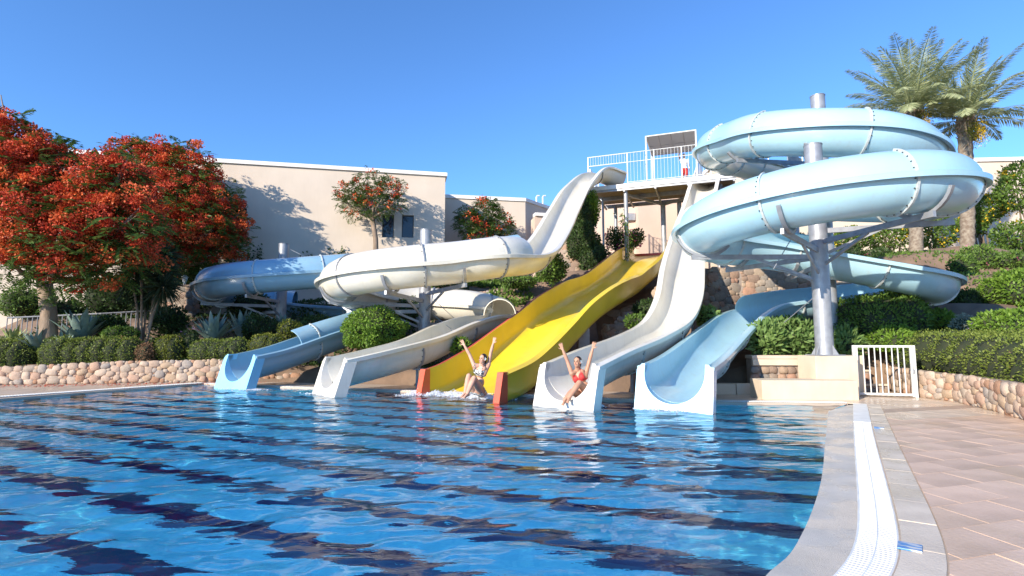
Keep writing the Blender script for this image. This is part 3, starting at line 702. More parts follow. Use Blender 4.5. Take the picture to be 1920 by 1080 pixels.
def strip_along(A, B, step, gap, h, z0, name, m, parent, kind=None, minpx=None):
    """cross bars between two edge lines"""
    mb = MB(); L = np.r_[0, np.cumsum(np.linalg.norm(np.diff(A, axis=0), axis=1))]
    q = np.arange(0, L[-1], step)
    I = lambda C, t: np.array([np.interp(t, L, C[:,0]), np.interp(t, L, C[:,1])])
    for t in q:
        a, b, c, d = I(A, t), I(B, t), I(B, t+step-gap), I(A, t+step-gap)
        vs = [(p[0], p[1], z0) for p in (a,b,c,d)]+[(p[0], p[1], z0+h) for p in (a,b,c,d)]
        mb.add(vs, [(4,5,6,7),(0,1,5,4),(1,2,6,5),(2,3,7,6),(3,0,4,7)])
    return mb.build(name, m, parent, kind=kind)
n_vis = 118
A = e1[:n_vis]; B = e2[:n_vis]
tot_len = float(np.linalg.norm(np.diff(A, axis=0), axis=1).sum())
dr = thing('drain_grating', 'curved white slotted overflow drain along the pool edge in front', 'drain grating', (0,0,0))
mb = MB(); mb.add([(x, y, -.004) for x, y in A]+[(x, y, -.004) for x, y in B], [(i, i+1, n_vis+i+1, n_vis+i) for i in range(n_vis-1)]); mb.build('channel', M_slot, dr)
gm = .012
def lerp(A, B, t): return A*(1-t)+B*t
strip_along(lerp(A,B,.02), lerp(A,B,.485), .038, .014, .030, .004, 'grating_bars', M_drain, dr, kind='stuff')
strip_along(lerp(A,B,.515), lerp(A,B,.98), .038, .014, .030, .004, 'grating_bars', M_drain, dr, kind='stuff')
for t in (.03, .5, .97):
    C_ = lerp(A,B,t); mb = MB(); mb.tube([(x, y, .024) for x, y in C_], .012, 5); mb.build('edge_rail', M_drain, dr)
# smooth white cover plates on the far part of the drain
k = int(1.9/.12)
mb = MB(); a_, b_ = lerp(A,B,.0)[:26], lerp(A,B,1.0)[:26]
for j in range(0, 24, 8):
    o = MB(); a2, b2 = a_[j:j+9], b_[j:j+9]; nn = len(a2)
    o.add([(x, y, .046) for x, y in a2]+[(x, y, .046) for x, y in b2]+[(x, y, .036) for x, y in a2]+[(x, y, .036) for x, y in b2],
          [(i, i+1, nn+i+1, nn+i) for i in range(nn-1)]+[(i, 2*nn+i, 2*nn+i+1, i+1) for i in range(nn-1)]+[(nn+i, nn+i+1, 3*nn+i+1, 3*nn+i) for i in range(nn-1)]+[(0,nn,3*nn,2*nn),(nn-1,3*nn-1,4*nn-1,2*nn-1)])
    o.build('cover_plate', M_drain, dr)
# coping slabs
cop = deck
A = offset(e1, W_DR+.012)[:min(n_vis+20,len(e1)-1)]; B = e3[:min(n_vis+20,len(e1)-1)]
L = np.r_[0, np.cumsum(np.linalg.norm(np.diff(A, axis=0), axis=1))]
t = 0.0
while t < L[-1]-.5:
    w = .62; a_ = [np.array([np.interp(x, L, A[:,0]), np.interp(x, L, A[:,1])]) for x in np.linspace(t, t+w-.010, 6)]; b_ = [np.array([np.interp(x, L, B[:,0]), np.interp(x, L, B[:,1])]) for x in np.linspace(t, t+w-.010, 6)]
    z = .046+random.uniform(-.002,.002); nn = 6
    vs = [(*p, z) for p in a_]+[(*p, z) for p in b_]+[(*p, .0) for p in a_]+[(*p, .0) for p in b_]
    MB().add(vs, [(i, i+1, nn+i+1, nn+i) for i in range(nn-1)]+[(i, 2*nn+i, 2*nn+i+1, i+1) for i in range(nn-1)]+[(nn+i, nn+i+1, 3*nn+i+1, 3*nn+i) for i in range(nn-1)]+[(0,nn,3*nn,2*nn),(nn-1,3*nn-1,4*nn-1,2*nn-1)]).build('coping_slab', M_coping, cop)
    t += w
for (u, v), s_, lab in (((1706,1026),.15,'worn blue and white marker tile set in the pale coping, nearest the camera'),((1648,802),.15,'small faded blue marker tile in the coping near the gate')):
    p = gp(u, v, .05); i = int(np.argmin(np.hypot(e2[:,0]-p.x, e2[:,1]-p.y))); d = e2[i+1]-e2[i]; rz = math.atan2(d[1], d[0])+math.pi/2
    o = MB().box((0,0,0), (s_*.85, s_*.95, .010), bev=.002).build('marker_tile', M_marker); o.location = (p.x, p.y, .052); o.rotation_euler = (0,0,rz)
    tag(o, lab, 'marker tile')
# paving tiles on the right-hand deck
d1 = np.array([.956,.294]); d2 = np.array([-.17,.985]); O = np.array([5.2, 7.05])
tile_poly = [tuple(p) for p in offset(e1, W_DR+W_CO+.012)[:n_vis]]+[(3.2,-1.0),(9.0,-1.0),(9.0,1.0),(8.6,6.2),(9.9,9.4),(10.6,13.4),(9.6,13.4),(8.0,13.25),(5.6,12.9),(5.6,12.3),(tile_x0 := 6.9, 11.9)]
TW, TH_, GAP = .56, .40, .005
tile_meshes = {}
def clip_poly(poly, cell):
    """clip a convex cell with the deck outline (bmesh-free Sutherland-Hodgman on the cell against half planes is not enough for a bent outline, so sample)"""
    return cell
cnt = 0
def add_tile(c0, w, h, m, skew=True):
    global cnt
    c = [c0+d1*GAP, c0+d1*(w-GAP)+0*d2, c0+d1*(w-GAP)+d2*(h-GAP), c0+d1*GAP+d2*(h-GAP)]
    c = np.array(c); ins_ = inside(tile_poly, c[:,0], c[:,1])
    if not ins_.any(): return
    if not ins_.all():
        # cut the tile at the coping: pull outside corners in along its edges
        n = []
        for i in range(4):
            p, q = c[i], c[(i+1) % 4]; pi, qi = ins_[i], ins_[(i+1) % 4]
            if pi: n.append(p)
            if pi != qi:
                lo, hi = (p, q) if pi else (q, p)
                for _ in range(14):
                    mid = (lo+hi)/2
                    if inside(tile_poly, np.array([mid[0]]), np.array([mid[1]]))[0]: lo = mid
                    else: hi = mid
                n.append(lo)
        c = np.array(n)
        if len(c) < 3: return
    z = .045+RNG.uniform(-.0015,.0015); k = len(c); ctr = c.mean(0)
    vs = [(p[0]-ctr[0], p[1]-ctr[1], 0) for p in c]+[(p[0]-ctr[0], p[1]-ctr[1], -.02) for p in c]
    o = MB().add(vs, [tuple(range(k))]+[(i, k+i, k+(i+1) % k, (i+1) % k) for i in range(k)]).build('tile', m, deck)
    o.location = (ctr[0], ctr[1], z); o.rotation_euler = (RNG.normal()*.0015, RNG.normal()*.0015, 0); cnt += 1
for j in range(-22, 17):
    y0 = j*TH_
    if j == 6: mm = M_tile_dark
    else: mm = M_tile if j < 6 else M_tile_pale
    off = (j % 2)*TW*.5 if j < 6 else 0
    for i in range(-9, 13):
        c0 = O+d1*(i*TW+off)+d2*y0; ctr = c0+d1*TW/2+d2*TH_/2
        if ctr[1] < 1.6 or cnt > 290: continue
        if j < 6 and j > 3 and ctr[0] > 6.3: mm2 = M_tile_pale
        else: mm2 = mm
        add_tile(c0, TW, TH_, mm2)
# narrow white far drain and its kerb along the slide ends
fd = thing('drain_grating', 'straight white slotted drain by the cream plinth at the pool end', 'drain grating')
fa = np.array([FAR[-1], FAR_END])+np.array([.02,.06]); d = fa[1]-fa[0]; Ln = np.linalg.norm(d); d = d/Ln; nrm = np.array([-d[1], d[0]])
mb = MB(); mb.add([(*(fa[0]), .041), (*(fa[1]), .041), (*(fa[1]+nrm*.2), .041), (*(fa[0]+nrm*.2), .041)], [(0,1,2,3)]); mb.build('channel', M_slot, fd)
strip_along(np.array([fa[0], fa[1]]), np.array([fa[0]+nrm*.2, fa[1]+nrm*.2]), .045, .018, .018, .042, 'grating_bars', M_drain, fd, kind='stuff')
ld = thing('drain_grating', 'long white overflow drain in front of the left stone wall', 'drain grating')
fa = np.array([(-15.6,6.35),(-9.75,17.1)]); d = fa[1]-fa[0]; d = d/np.linalg.norm(d); nrm = np.array([-d[1], d[0]])
mb = MB(); mb.add([(*(fa[0]), .041), (*(fa[1]), .041), (*(fa[1]+nrm*.3), .041), (*(fa[0]+nrm*.3), .041)], [(0,1,2,3)]); mb.build('channel', M_slot, ld)
strip_along(fa, fa+nrm*.3, .06, .018, .018, .042, 'grating_bars', M_drain, ld, kind='stuff')
md = thing('drain_grating', 'white slotted drain behind the ends of the middle slides', 'drain grating')
for (p, q) in zip(FAR[:-1], FAR[1:]):
    fa = np.array([p, q]); dd = unit(fa[1]-fa[0]); nrm = np.array([-dd[1], dd[0]])*1.0
    if p[0] < -9.9: continue
    strip_along(fa+nrm*.02, fa+nrm*.2, .05, .02, .012, .040, 'grating_bars', M_drain, md, kind='stuff')

# ------------------------------------------------------------------ stone walls
def stone_meshes(k, m, seed):
    out = []; rs = random.Random(seed)
    for i in range(k):
        bm = bmesh.new(); bmesh.ops.create_icosphere(bm, subdivisions=2, radius=.5)
        ax = Vector((rs.uniform(-1,1), rs.uniform(-1,1), rs.uniform(-1,1))).normalized(); ph = rs.uniform(0,6)
        for v in bm.verts:
            c = v.co; f = 1+.10*math.sin(5*c.dot(ax)+ph)+.07*math.sin(9*c.x+ph)*math.cos(8*c.z-ph)
            x, y, z = c.x*f, c.y*f, c.z*f
            e = .62; s = lambda t: math.copysign((abs(t)*2)**e*.5, t)
            v.co = (s(x), y*.9, s(z))
        me = bpy.data.meshes.new('stone'); bm.to_mesh(me); bm.free(); me.materials.append(m); me.shade_smooth(); out.append(me)
    return out
def stone_wall(name, label, cat, pts, heights, size, m, limit=300, thick=.35, seed=1, as_stuff=False, z0=None, cap=False, group=None, batter=0.0, core=True):
    """front base line pts (x, y, z); stones face the right-hand side of the line as it runs"""
    rs = random.Random(seed); root = thing(name, label, cat, group=group)
    P = [Vector(p) for p in pts]; seg = []; total = 0
    for a, b in zip(P[:-1], P[1:]): seg.append((a, b, total, (b-a).length)); total += (b-a).length
    def pos(t):
        for a, b, s0, L in seg:
            if t <= s0+L+1e-6:
                f = (t-s0)/L; d = (b-a); d.z = 0; d.normalize(); return a.lerp(b, f), d
        return b, d
    hts = lambda t: np.interp(t/total, np.linspace(0,1,len(heights)), heights)
    # mortar core
    if core:
        n = max(8, int(total/.3)); mb = MB(); vs = []
        for i in range(n+1):
            p, d = pos(total*i/n); nr = Vector((d.y, -d.x, 0)); h = min(hts(total*i/n), sfl(p.x, p.y)-p.z)
            vs += [p-nr*.05+V3(0,0,-.3), p-nr*(.05+batter*h)+V3(0,0,h-.02), p-nr*(thick+batter*h)+V3(0,0,h-.02), p-nr*thick+V3(0,0,-.3)]
        fs = []
        for i in range(n):
            for k in range(3): fs.append((4*i+k, 4*i+4+k, 4*i+5+k, 4*i+k+1))
        fs += [(0,1,2,3), (4*n+3,4*n+2,4*n+1,4*n)]
        mb.add(vs, fs).build('mortar', M_mortar, root)
    meshes = stone_meshes(9, m, seed); cnt_ = 0; acc = MB(); hmax = max(heights)
    placed = []; grid = {}
    def free(t, z, w, h):
        gx0, gz0 = int(t/.5), int(z/.5)
        for i_ in (-1,0,1):
            for j_ in (-1,0,1):
                for (t2, z2, w2, h2) in grid.get((gx0+i_, gz0+j_), ()):
                    if ((t-t2)/((w+w2)*.5))**2+((z-z2)/((h+h2)*.5))**2 < .68: return False
        return True
    area = total*hmax
    for frac_, tries in ((1.55, 1.6), (1.2, 5), (.95, 10), (.72, 16), (.52, 20), (.38, 16)):
        for _ in range(int(tries*area/size**2)):
            w = size*frac_*rs.uniform(.9,1.35); h = size*frac_*rs.uniform(.72,.98); t = rs.uniform(0, total); ht = hts(t)
            z = rs.uniform(h*.45, max(h*.46, ht-h*.42))
            if h > ht*.8 or z+h*.4 > ht: continue
            p_, d_ = pos(t)
            if p_.z+z+h*.5 > sfl(p_.x, p_.y): continue
            if free(t, z, w, h): grid.setdefault((int(t/.5), int(z/.5)), []).append((t, z, w, h)); placed.append((t, z, w, h))
    for (t, zz, w, h) in placed:
        p, d = pos(t); nr = Vector((d.y, -d.x, 0)); c = p+nr*(rs.uniform(-.02,.006)-.045-batter*zz)+V3(0,0,zz)
        rz = math.atan2(d.y, d.x)+rs.uniform(-.1,.1); sc = (w*1.12, min(.17, w*.8)*rs.uniform(.8,1.1), h*1.12); ry = rs.uniform(-.3,.3)
        if not as_stuff and cnt_ < limit: link('stone', rs.choice(meshes), root, c, (0, ry, rz), sc)
        else:
            me = rs.choice(meshes); M = Matrix.LocRotScale(c, Matrix.Rotation(rz, 3, 'Z') @ Matrix.Rotation(ry, 3, 'Y'), sc)
            acc.add([M @ v.co for v in me.vertices], [tuple(f.vertices) for f in me.polygons])
        cnt_ += 1
    if acc.v: acc.build('stones', m, root, smooth=True, sharp=180, kind='stuff')
    return root
stone_wall('stone_wall', 'low garden wall of round stones along the left pool side', 'stone wall', [(-18,16.05,Z_DECK),(-15.9,16.40,Z_DECK),(-9.5,17.55,Z_DECK),(-7.0,18.0,Z_DECK)], [.56,.56,.70,.74,.72], .175, M_stone_pale, seed=3)
gR = [gp(1728,746,Z_DECK), gp(1790,755,Z_DECK), gp(1860,772,Z_DECK), gp(1925,792,Z_DECK), gp(1990,820,Z_DECK)]
stone_wall('stone_wall', 'low pale stone wall below the clipped hedge at the right', 'stone wall', [(10.15,14.6,Z_DECK)]+[tuple(p) for p in gR]+[(7.6,5.2,Z_DECK)], [.66,.62,.60,.60,0.6], .175, M_stone_pale, seed=5)
# retaining walls below the platform hill
stone_wall('retaining_wall', 'tall rough stone retaining wall behind the right blue chute', 'retaining wall', [(6.9,18.7,1.3),(8.4,19.2,1.3),(11.6,19.0,1.3),(14,18.4,1.6)], [2.75,2.75,2.7,1.9], .24, M_stone, seed=8, batter=.12)
stone_wall('retaining_wall', 'stone retaining wall in shade between yellow and white slides', 'retaining wall', [(1.9,20.6,1.0),(4.2,20.0,1.0),(6.9,18.9,1.0)], [2.6,2.9,3.1], .25, M_stone, seed=9, batter=.05)
stone_wall('retaining_wall', 'pale stone-faced bank above the round white tube mouth', 'retaining wall', [(-3.2,22.6,2.0),(-.6,22.6,2.2),(2.2,21.6,2.2)], [1.35,1.5,1.5], .24, M_stone_pale, seed=10, batter=.9, limit=200)
# ivy-clad stone pillar
px, py = at(1085,500,27.2).x, 27.2
pil = stone_wall('stone_pillar', 'square stone pillar under dark ivy left of the yellow slide', 'pillar', [(px-.72,py,3.6),(px+.65,py-.35,3.6),(px+1.0,py+.75,3.6)], [3.2,3.2], .24, M_stone, seed=12, thick=.9)
pc = at(1158,585,18.6)
stone_wall('stone_pier', 'round stone pier carrying the yellow slide', 'pier', [(pc.x+.55*math.cos(a)-.0, pc.y+.55*math.sin(a), .9) for a in np.linspace(-math.pi*1.05, .05*math.pi, 9)], [pc.z-.9+.25]*2, .19, M_stone, seed=13, thick=.4)
b = MB().box((0,0,.8), (.34,.34,1.9), bev=.01).build('concrete_post', M_mortar); q = at(1094,650,16.4); b.location = (q.x, q.y, .0); tag(b, 'grey concrete post under the yellow slide edge', 'post')

# ------------------------------------------------------------------ plinth, bench, steps, gate
pr_ = math.atan2(-.20, .98)
def plinth_box(name, label, cat, c, size, rz, m, cap=None):
    o = MB().box((0,0,size[2]/2), size, bev=.012).build(name, m); o.location = c; o.rotation_euler = (0,0,rz); tag(o, label, cat); return o
plinth_box('pole_plinth', 'cream square plinth carrying the nearest grey pole', 'plinth', (ped.x+.10, ped.y+.12, Z_DECK), (.98,.86,.98), -.04, M_plinth)
pa = at(1421,748,12.35); 
plinth_box('bench_block', 'long low cream block in front of the pole plinth', 'bench', (6.78, 12.62, Z_DECK), (2.12,.72,.44), -.06, M_plinth)
plinth_box('gate_pier', 'narrow cream pier between plinth and white gate', 'pier', (8.42, 13.35, Z_DECK), (.34,.5,.98), -.06, M_plinth)
lw = thing('planter_wall', 'low planter wall with tile cap and stone band left of plinth', 'planter wall', (6.98, 14.05, Z_DECK), -.06)
MB().box((0,0,.92), (1.56,.5,.09), bev=.01).build('cap_slab', M_tile_pale, lw)
MB().box((0,.03,.43), (1.52,.40,.86)).build('wall_body', M_mortar, lw)
MB().box((0,-.20,.79), (1.54,.10,.16), bev=.01).build('cream_band', M_plinth, lw)
sm = stone_meshes(5, M_stone, 31)
for i in range(7):
    for r_ in range(2): link('stone', random.choice(sm), lw, (-.68+i*.225+random.uniform(-.03,.03), -.17, .40+r_*.19), (0, random.uniform(-.2,.2), 0), (.24,.16,.2))
for i in range(3):
    o = MB().box((0,0,0), (.50,.3,.30), bev=.008).build('tile_block', M_plinth, lw); o.location = (-.52+i*.515, -.16, .14)
for i in range(2):
    o = MB().box((0,0,0), (.52,.34,.28), bev=.008).build('tile_block', M_plinth, lw); o.location = (-1.06-i*.54, -.42, .12)
# gate
ga, gb = gp(1603,744,Z_DECK), gp(1722,747,Z_DECK)
gd = (gb-ga); GW = gd.length; gt = thing('metal_gate', 'white painted metal gate of vertical bars beside the plinth', 'gate', ga, math.atan2(gd.y, gd.x))
GH = 1.23
mb = MB(); mb.box((.03,0,GH/2), (.055,.055,GH)); mb.build('gate_post', M_wpaint, gt)
mb = MB(); mb.box((GW-.03,0,GH/2), (.055,.055,GH)); mb.build('gate_post', M_wpaint, gt)
MB().box((GW/2+.0,0,GH-.025), (GW-.13,.045,.05)).build('top_rail', M_wpaint, gt)
MB().box((GW/2+.0,0,.08), (GW-.13,.045,.05)).build('bottom_rail', M_wpaint, gt)
MB().box((.09,0,GH/2), (.04,.045,GH-.06)).build('frame_side', M_wpaint, gt); MB().box((GW-.09,0,GH/2), (.04,.045,GH-.06)).build('frame_side', M_wpaint, gt)
nb = 8; mb0 = MB().tube([(0,0,.10),(0,0,GH-.05)], .0135, 8).build('bar', M_wpaint, gt, True)
for i in range(nb):
    x = .11+(GW-.22)*(i+1)/(nb+1)
    o = mb0 if i == 0 else link('bar', mb0.data, gt)
    o.location = (x, 0, 0)
for z in (.25, .95): MB().tube([(.06,-.01,z-.05),(.06,-.01,z+.05)], .022, 8).build('hinge', M_steel, gt, True)
MB().box((GW-.06,-.03,.62), (.05,.03,.10), bev=.008).build('latch', M_steel, gt)
# steps behind gate
st = thing('garden_steps', 'stone steps with cream treads behind the white gate', 'steps', (9.25, 14.0, Z_DECK), -.05)
for i, (y, z) in enumerate(((.2,.17),(.9,.5),(1.6,.83))):
    MB().box((0,y+.6,z/2), (1.15,1.2,z)).build('step_body', M_mortar, st)
    MB().box((0,y,z+.02), (1.17,.10,.05), bev=.006).build('tread', M_plinth, st)
    for k in range(5): link('stone', random.choice(sm), st, (-.46+k*.23, y-.02, z-.16), (0, random.uniform(-.2,.2), 0), (.23,.12,.2))
MB().box((0,1.75,.98), (1.9,.3,.09), bev=.01).build('tread', M_tile_pale, st)

# ------------------------------------------------------------------ buildings
def wall_with_windows(name, root, a, b, z0, z1, wins, m, th=.35, frame=True):
    """vertical wall from a to b (xy); wins = (distance from a, sill z, width, height)"""
    a = Vector((*a, 0)); b = Vector((*b, 0)); d = (b-a); L = d.length; d.normalize(); nr = Vector((d.y, -d.x, 0))
    xs_ = sorted({0, L}|{w[0] for w in wins}|{w[0]+w[2] for w in wins}); zs_ = sorted({z0, z1}|{w[1] for w in wins}|{w[1]+w[3] for w in wins})
    mb = MB(); P3 = lambda x, z, o=0: a+d*x-nr*o+Vector((0,0,z))
    for x0, x1 in zip(xs_[:-1], xs_[1:]):
        for y0, y1 in zip(zs_[:-1], zs_[1:]):
            if any(w[0]-1e-6 <= x0 and x1 <= w[0]+w[2]+1e-6 and w[1]-1e-6 <= y0 and y1 <= w[1]+w[3]+1e-6 for w in wins): continue
            mb.add([P3(x0,y0), P3(x1,y0), P3(x1,y1), P3(x0,y1)], [(0,1,2,3)])
    dp = .16
    for x, z, w, h in wins:
        q = [(x,z),(x+w,z),(x+w,z+h),(x,z+h)]
        for (p, r_) in zip(q, q[1:]+q[:1]): mb.add([P3(*p), P3(*p, dp), P3(*r_, dp), P3(*r_)], [(0,1,2,3)])
    o = mb.build(name, m, root)
    for x, z, w, h in wins:
        f = MB(); t = .045
        for (x0, x1, y0, y1) in ((x,x+w,z,z+t),(x,x+w,z+h-t,z+h),(x,x+t,z+t,z+h-t),(x+w-t,x+w,z+t,z+h-t)):
            vs = [P3(x0,y0,dp-.05), P3(x1,y0,dp-.05), P3(x1,y1,dp-.05), P3(x0,y1,dp-.05), P3(x0,y0,dp+.02), P3(x1,y0,dp+.02), P3(x1,y1,dp+.02), P3(x0,y1,dp+.02)]
            f.add(vs, [(0,1,2,3),(0,4,5,1),(1,5,6,2),(2,6,7,3),(3,7,4,0)])
        fo = f.build('window', M_wframe, root)
        MB().add([P3(x+t,z+t,dp-.012), P3(x+w-t,z+t,dp-.012), P3(x+w-t,z+h-t,dp-.012), P3(x+t,z+h-t,dp-.012)], [(0,1,2,3)]).build('pane', M_glass, fo)
    return o
def cornice(root, line, z, m=M_cornice, over=.12, h=.20, back=.45):
    """parapet coping along a wall line, overhanging to the right-hand side"""
    P = [Vector((*p, 0)) for p in line]; mb = MB(); dirs = [(q-p).normalized() for p, q in zip(P[:-1], P[1:])]; vs = []
    for i, p in enumerate(P):
        n0 = dirs[max(0, i-1)]; n1 = dirs[min(i, len(dirs)-1)]
        a = Vector((n0.y, -n0.x, 0)); b2 = Vector((n1.y, -n1.x, 0)); nrm = (a+b2).normalized(); k = 1/max(.3, nrm.dot(a))
        o = p+nrm*over*k; i_ = p-nrm*back*k
        vs += [o+V3(0,0,z), o+V3(0,0,z+h), i_+V3(0,0,z+h), i_+V3(0,0,z)]
    fs = []
    for i in range(len(P)-1):
        for k in range(4): fs.append((4*i+k, 4*i+4+k, 4*i+4+(k+1) % 4, 4*i+(k+1) % 4))
    fs += [(0,1,2,3), (4*len(P)-1, 4*len(P)-2, 4*len(P)-3, 4*len(P)-4)]
    mb.add(vs, fs); return mb.build('parapet_coping', m, root)
# large villa wall on the left
rc = Vector((-3.72, 29.0)); dirv = Vector((4.94, 1.0)).normalized()
vA = rc-dirv*24; vC = rc+Vector((-.20,.98))*9.5; bt = thing('villa_block', 'largest cream villa block with white parapet behind the flame trees', 'building')
ztop = at(834,331,29).z
def win_at(u0, u1, v0, v1):
    r = []
    for u, v in ((u0,v1),(u1,v0)):
        a_, b_, c_ = ray(u, v); # meet the wall plane
        n_ = Vector((-dirv.y, dirv.x)); t_ = n_.dot(rc)/(n_.x*a_+n_.y*b_); x_, y_ = a_*t_, b_*t_
        r.append(((Vector((x_, y_))-vA).dot(dirv), EYE+c_*t_))
    return (r[0][0], r[0][1], r[1][0]-r[0][0], r[1][1]-r[0][1])
wall_with_windows('wall', bt, vA, rc, 1.5, ztop, [win_at(434,463,390,428), win_at(716,739,403,445), win_at(753,776,404,445)], M_plaster)
wall_with_windows('wall', bt, rc, vC, 1.5, ztop, [], M_plaster)
MB().add([(*vA, ztop), (*rc, ztop), (*vC, ztop), (*(vC-dirv*24), ztop)], [(0,1,2,3)]).build('roof', M_cornice, bt)
cornice(bt, [vA, rc, vC], ztop, over=.10, h=.20)
# second villa
d2v = Vector((.985,.17)).normalized(); r2 = at(985,372,33.5); r2 = Vector((r2.x, r2.y)); l2 = r2-d2v*9.5; z2 = at(985,378,33.5).z
b2t = thing('villa_block', 'lower cream villa block with stepped roof right of the largest block', 'building')
wall_with_windows('wall', b2t, l2, r2, 3.5, z2, [], M_plaster)
e2v = r2+Vector((.62,.78))*7.5
wall_with_windows('wall', b2t, r2, e2v, 3.5, z2, [], M_plaster)
cornice(b2t, [l2, r2, e2v], z2, over=.08, h=.22)
MB().add([(*l2, z2), (*r2, z2), (*e2v, z2), (*(e2v-d2v*9.5), z2)], [(0,1,2,3)]).build('roof', M_cornice, b2t)
up_ = at(870,370,36); MB().box((up_.x, up_.y+1.5, z2+.35), (3.0,3.0,.75), math.atan2(.17,.985)).build('roof_room', M_plaster, b2t)
MB().box((up_.x, up_.y+1.5, z2+.80), (3.25,3.25,.16), math.atan2(.17,.985)).build('parapet_coping', M_cornice, b2t)
q = at(1006,372,35); vp = MB()
for dx in (0,.42): vp.tube([(q.x+dx,q.y,z2), (q.x+dx,q.y,z2+.72), (q.x+dx+.05,q.y,z2+.80), (q.x+dx+.2,q.y,z2+.80)], .05, 8)
vp.build('roof_pipe', M_wpaint, b2t, True)
# small third volume
r3 = at(1003,410,32); b3 = thing('villa_block', 'small low cream block partly hidden by the white chute top', 'building')
l3 = Vector((r3.x, r3.y)); e3_ = l3+Vector((.97,.24))*3.2; z3 = at(1003,405,32).z
wall_with_windows('wall', b3, l3, e3_, 4, z3, [], M_plaster_pink); wall_with_windows('wall', b3, l3+Vector((-.2,1.2)), l3, 4, z3, [], M_plaster_pink)
cornice(b3, [l3, e3_], z3, h=.2)
# building under and behind the platform
b4 = thing('villa_block', 'peach villa wall standing behind the platform posts', 'building')
p1_, p2_, p3_ = at(1098,400,37), at(1197,400,36.5), at(1197,400,35.6); p4_ = at(1330,400,36.2); z4 = at(1160,372,37).z
L_ = lambda p: Vector((p.x, p.y))
wall_with_windows('wall', b4, L_(p1_), L_(p2_), 4, z4, [], M_plaster_pink)
wall_with_windows('wall', b4, L_(p3_), L_(p4_), 4, z4+.3, [(1.55,5.5,.95,1.95)], M_plaster_pink)
wall_with_windows('wall', b4, L_(p3_)+Vector((-.01,1.2)), L_(p3_), 4, z4+.3, [], M_plaster_pink)
MB().box((at(1180,408,36.6).x, at(1180,408,36.6).y-.15, at(1180,408,36.6).z), (.75,.3,.5), bev=.03).build('wall_unit', M_steel, b4)
cornice(b4, [L_(p1_), L_(p2_)], z4, h=.2); cornice(b4, [L_(p3_), L_(p4_)], z4+.3, h=.2)
# right building
b5 = thing('villa_block', 'long cream villa behind the palms at the right', 'building')
l5 = Vector((12.0, 31.0)); r5 = Vector((36.0, 29.3)); z5 = at(1890,300,29.6).z
wall_with_windows('wall', b5, l5, r5, 3.5, z5, [(5.3,6.0,1.0,1.7)], M_plaster)
wall_with_windows('wall', b5, l5+Vector((0,8)), l5, 3.5, z5, [], M_plaster)
MB().add([(*l5, z5), (*r5, z5), (r5.x, r5.y+9, z5), (l5.x, l5.y+9, z5)], [(0,1,2,3)]).build('roof', M_cornice, b5)
cornice(b5, [l5+Vector((0,8)), l5, r5], z5, over=.1, h=.22)

# ------------------------------------------------------------------ start platform
ZP = 9.55
pf = thing('start_platform', 'high steel start platform on posts with plank floor and white railings', 'platform')
fx = np.array([4.35,27.75]); A_ = np.array([4.3,28.0]); B_ = np.array([11.0,25.5]); back_ = np.array([1.5,3.6]); dAB = unit(B_-A_); nAB = unit(back_)
ang_p = math.atan2(dAB[1], dAB[0])
def PP(x, y, z): v = A_+dAB*x+np.array([-dAB[1], dAB[0]])*y; return V3(v[0], v[1], z)
PLEN = float(np.linalg.norm(B_-A_)); PDEP = 3.7
for i in range(int(PDEP/.25)):
    MB().beam(PP(0,.13+i*.25,ZP-.03), PP(PLEN,.13+i*.25,ZP-.03), .235, .05).build('plank', M_wood, pf)
for y in (.05, PDEP/2, PDEP-.05): MB().beam(PP(0,y,ZP-.17), PP(PLEN,y,ZP-.17), .10, .22).build('floor_beam', M_steel, pf)
for x in (.1, 1.7, 3.3, 4.9, PLEN-.1): MB().beam(PP(x,0,ZP-.30), PP(x,PDEP,ZP-.30), .09, .10).build('joist', M_steel, pf)
MB().beam(PP(-.05,-.03,ZP-.06), PP(PLEN+.05,-.03,ZP-.06), .04, .22).build('fascia', M_wpaint, pf)
for x, y, r_ in ((1.75,.25,.11),(.35,1.2,.06),(.75,3.0,.10),(3.4,3.3,.14),(4.3,3.0,.12),(6.4,.6,.12),(6.3,3.3,.12)):
    b0 = PP(x, y, 0); MB().tube([(b0.x, b0.y, 4.2), (b0.x, b0.y, ZP-.30)], r_, 14).build('post', M_steel, pf, True)
for (x0,y0,x1,y1) in ((1.75,.4,3.4,3.2),(3.5,3.2,6.3,.7)): MB().beam(PP(x0,y0,ZP-.42), PP(x1,y1,ZP-.42), .10, .14).build('floor_beam', M_steel, pf)
def railing(name, pts, top, mid, low, parent, step=.17, r=.020, post_every=1.5, upper=True):
    """posts, rails and thin bars along pts at floor height"""
    for a_, b_ in zip(pts[:-1], pts[1:]):
        L0 = (b_-a_).length; n_ = max(1, round(L0/post_every))
        for i in range(n_+1):
            p = a_.lerp(b_, i/n_); MB().tube([p, p+V3(0,0,top)], .032, 8).build('railing_post', M_wpaint, parent, True)
        for h in (top, mid, low): MB().tube([a_+V3(0,0,h), b_+V3(0,0,h)], r, 8).build('rail', M_wpaint, parent, True)
        n_ = int(L0/step); mb = MB()
        for i in range(1, n_):
            p = a_.lerp(b_, i/n_)
            mb.tube([p+V3(0,0,low), p+V3(0,0,mid)],   .008, 4, cap=False); mb.tube([p+V3(0,0,mid), p+V3(0,0,top)],   .008, 4, cap=False)
        mb.build('balusters', M_wpaint, parent, kind='stuff')
railing('railing', [PP(1.9,.02,ZP), PP(6.0,.02,ZP)], 1.72, 1.22, .14, pf)
railing('railing', [PP(-.3,1.0,ZP), PP(-.3,3.4,ZP)], 1.4, .9, .14, pf)
for h in (1.72, 1.22): MB().tube([PP(-.2,.02,ZP+h), PP(1.9,.02,ZP+h)], .026, 8).build('rail', M_wpaint, pf, True)
mb = MB()
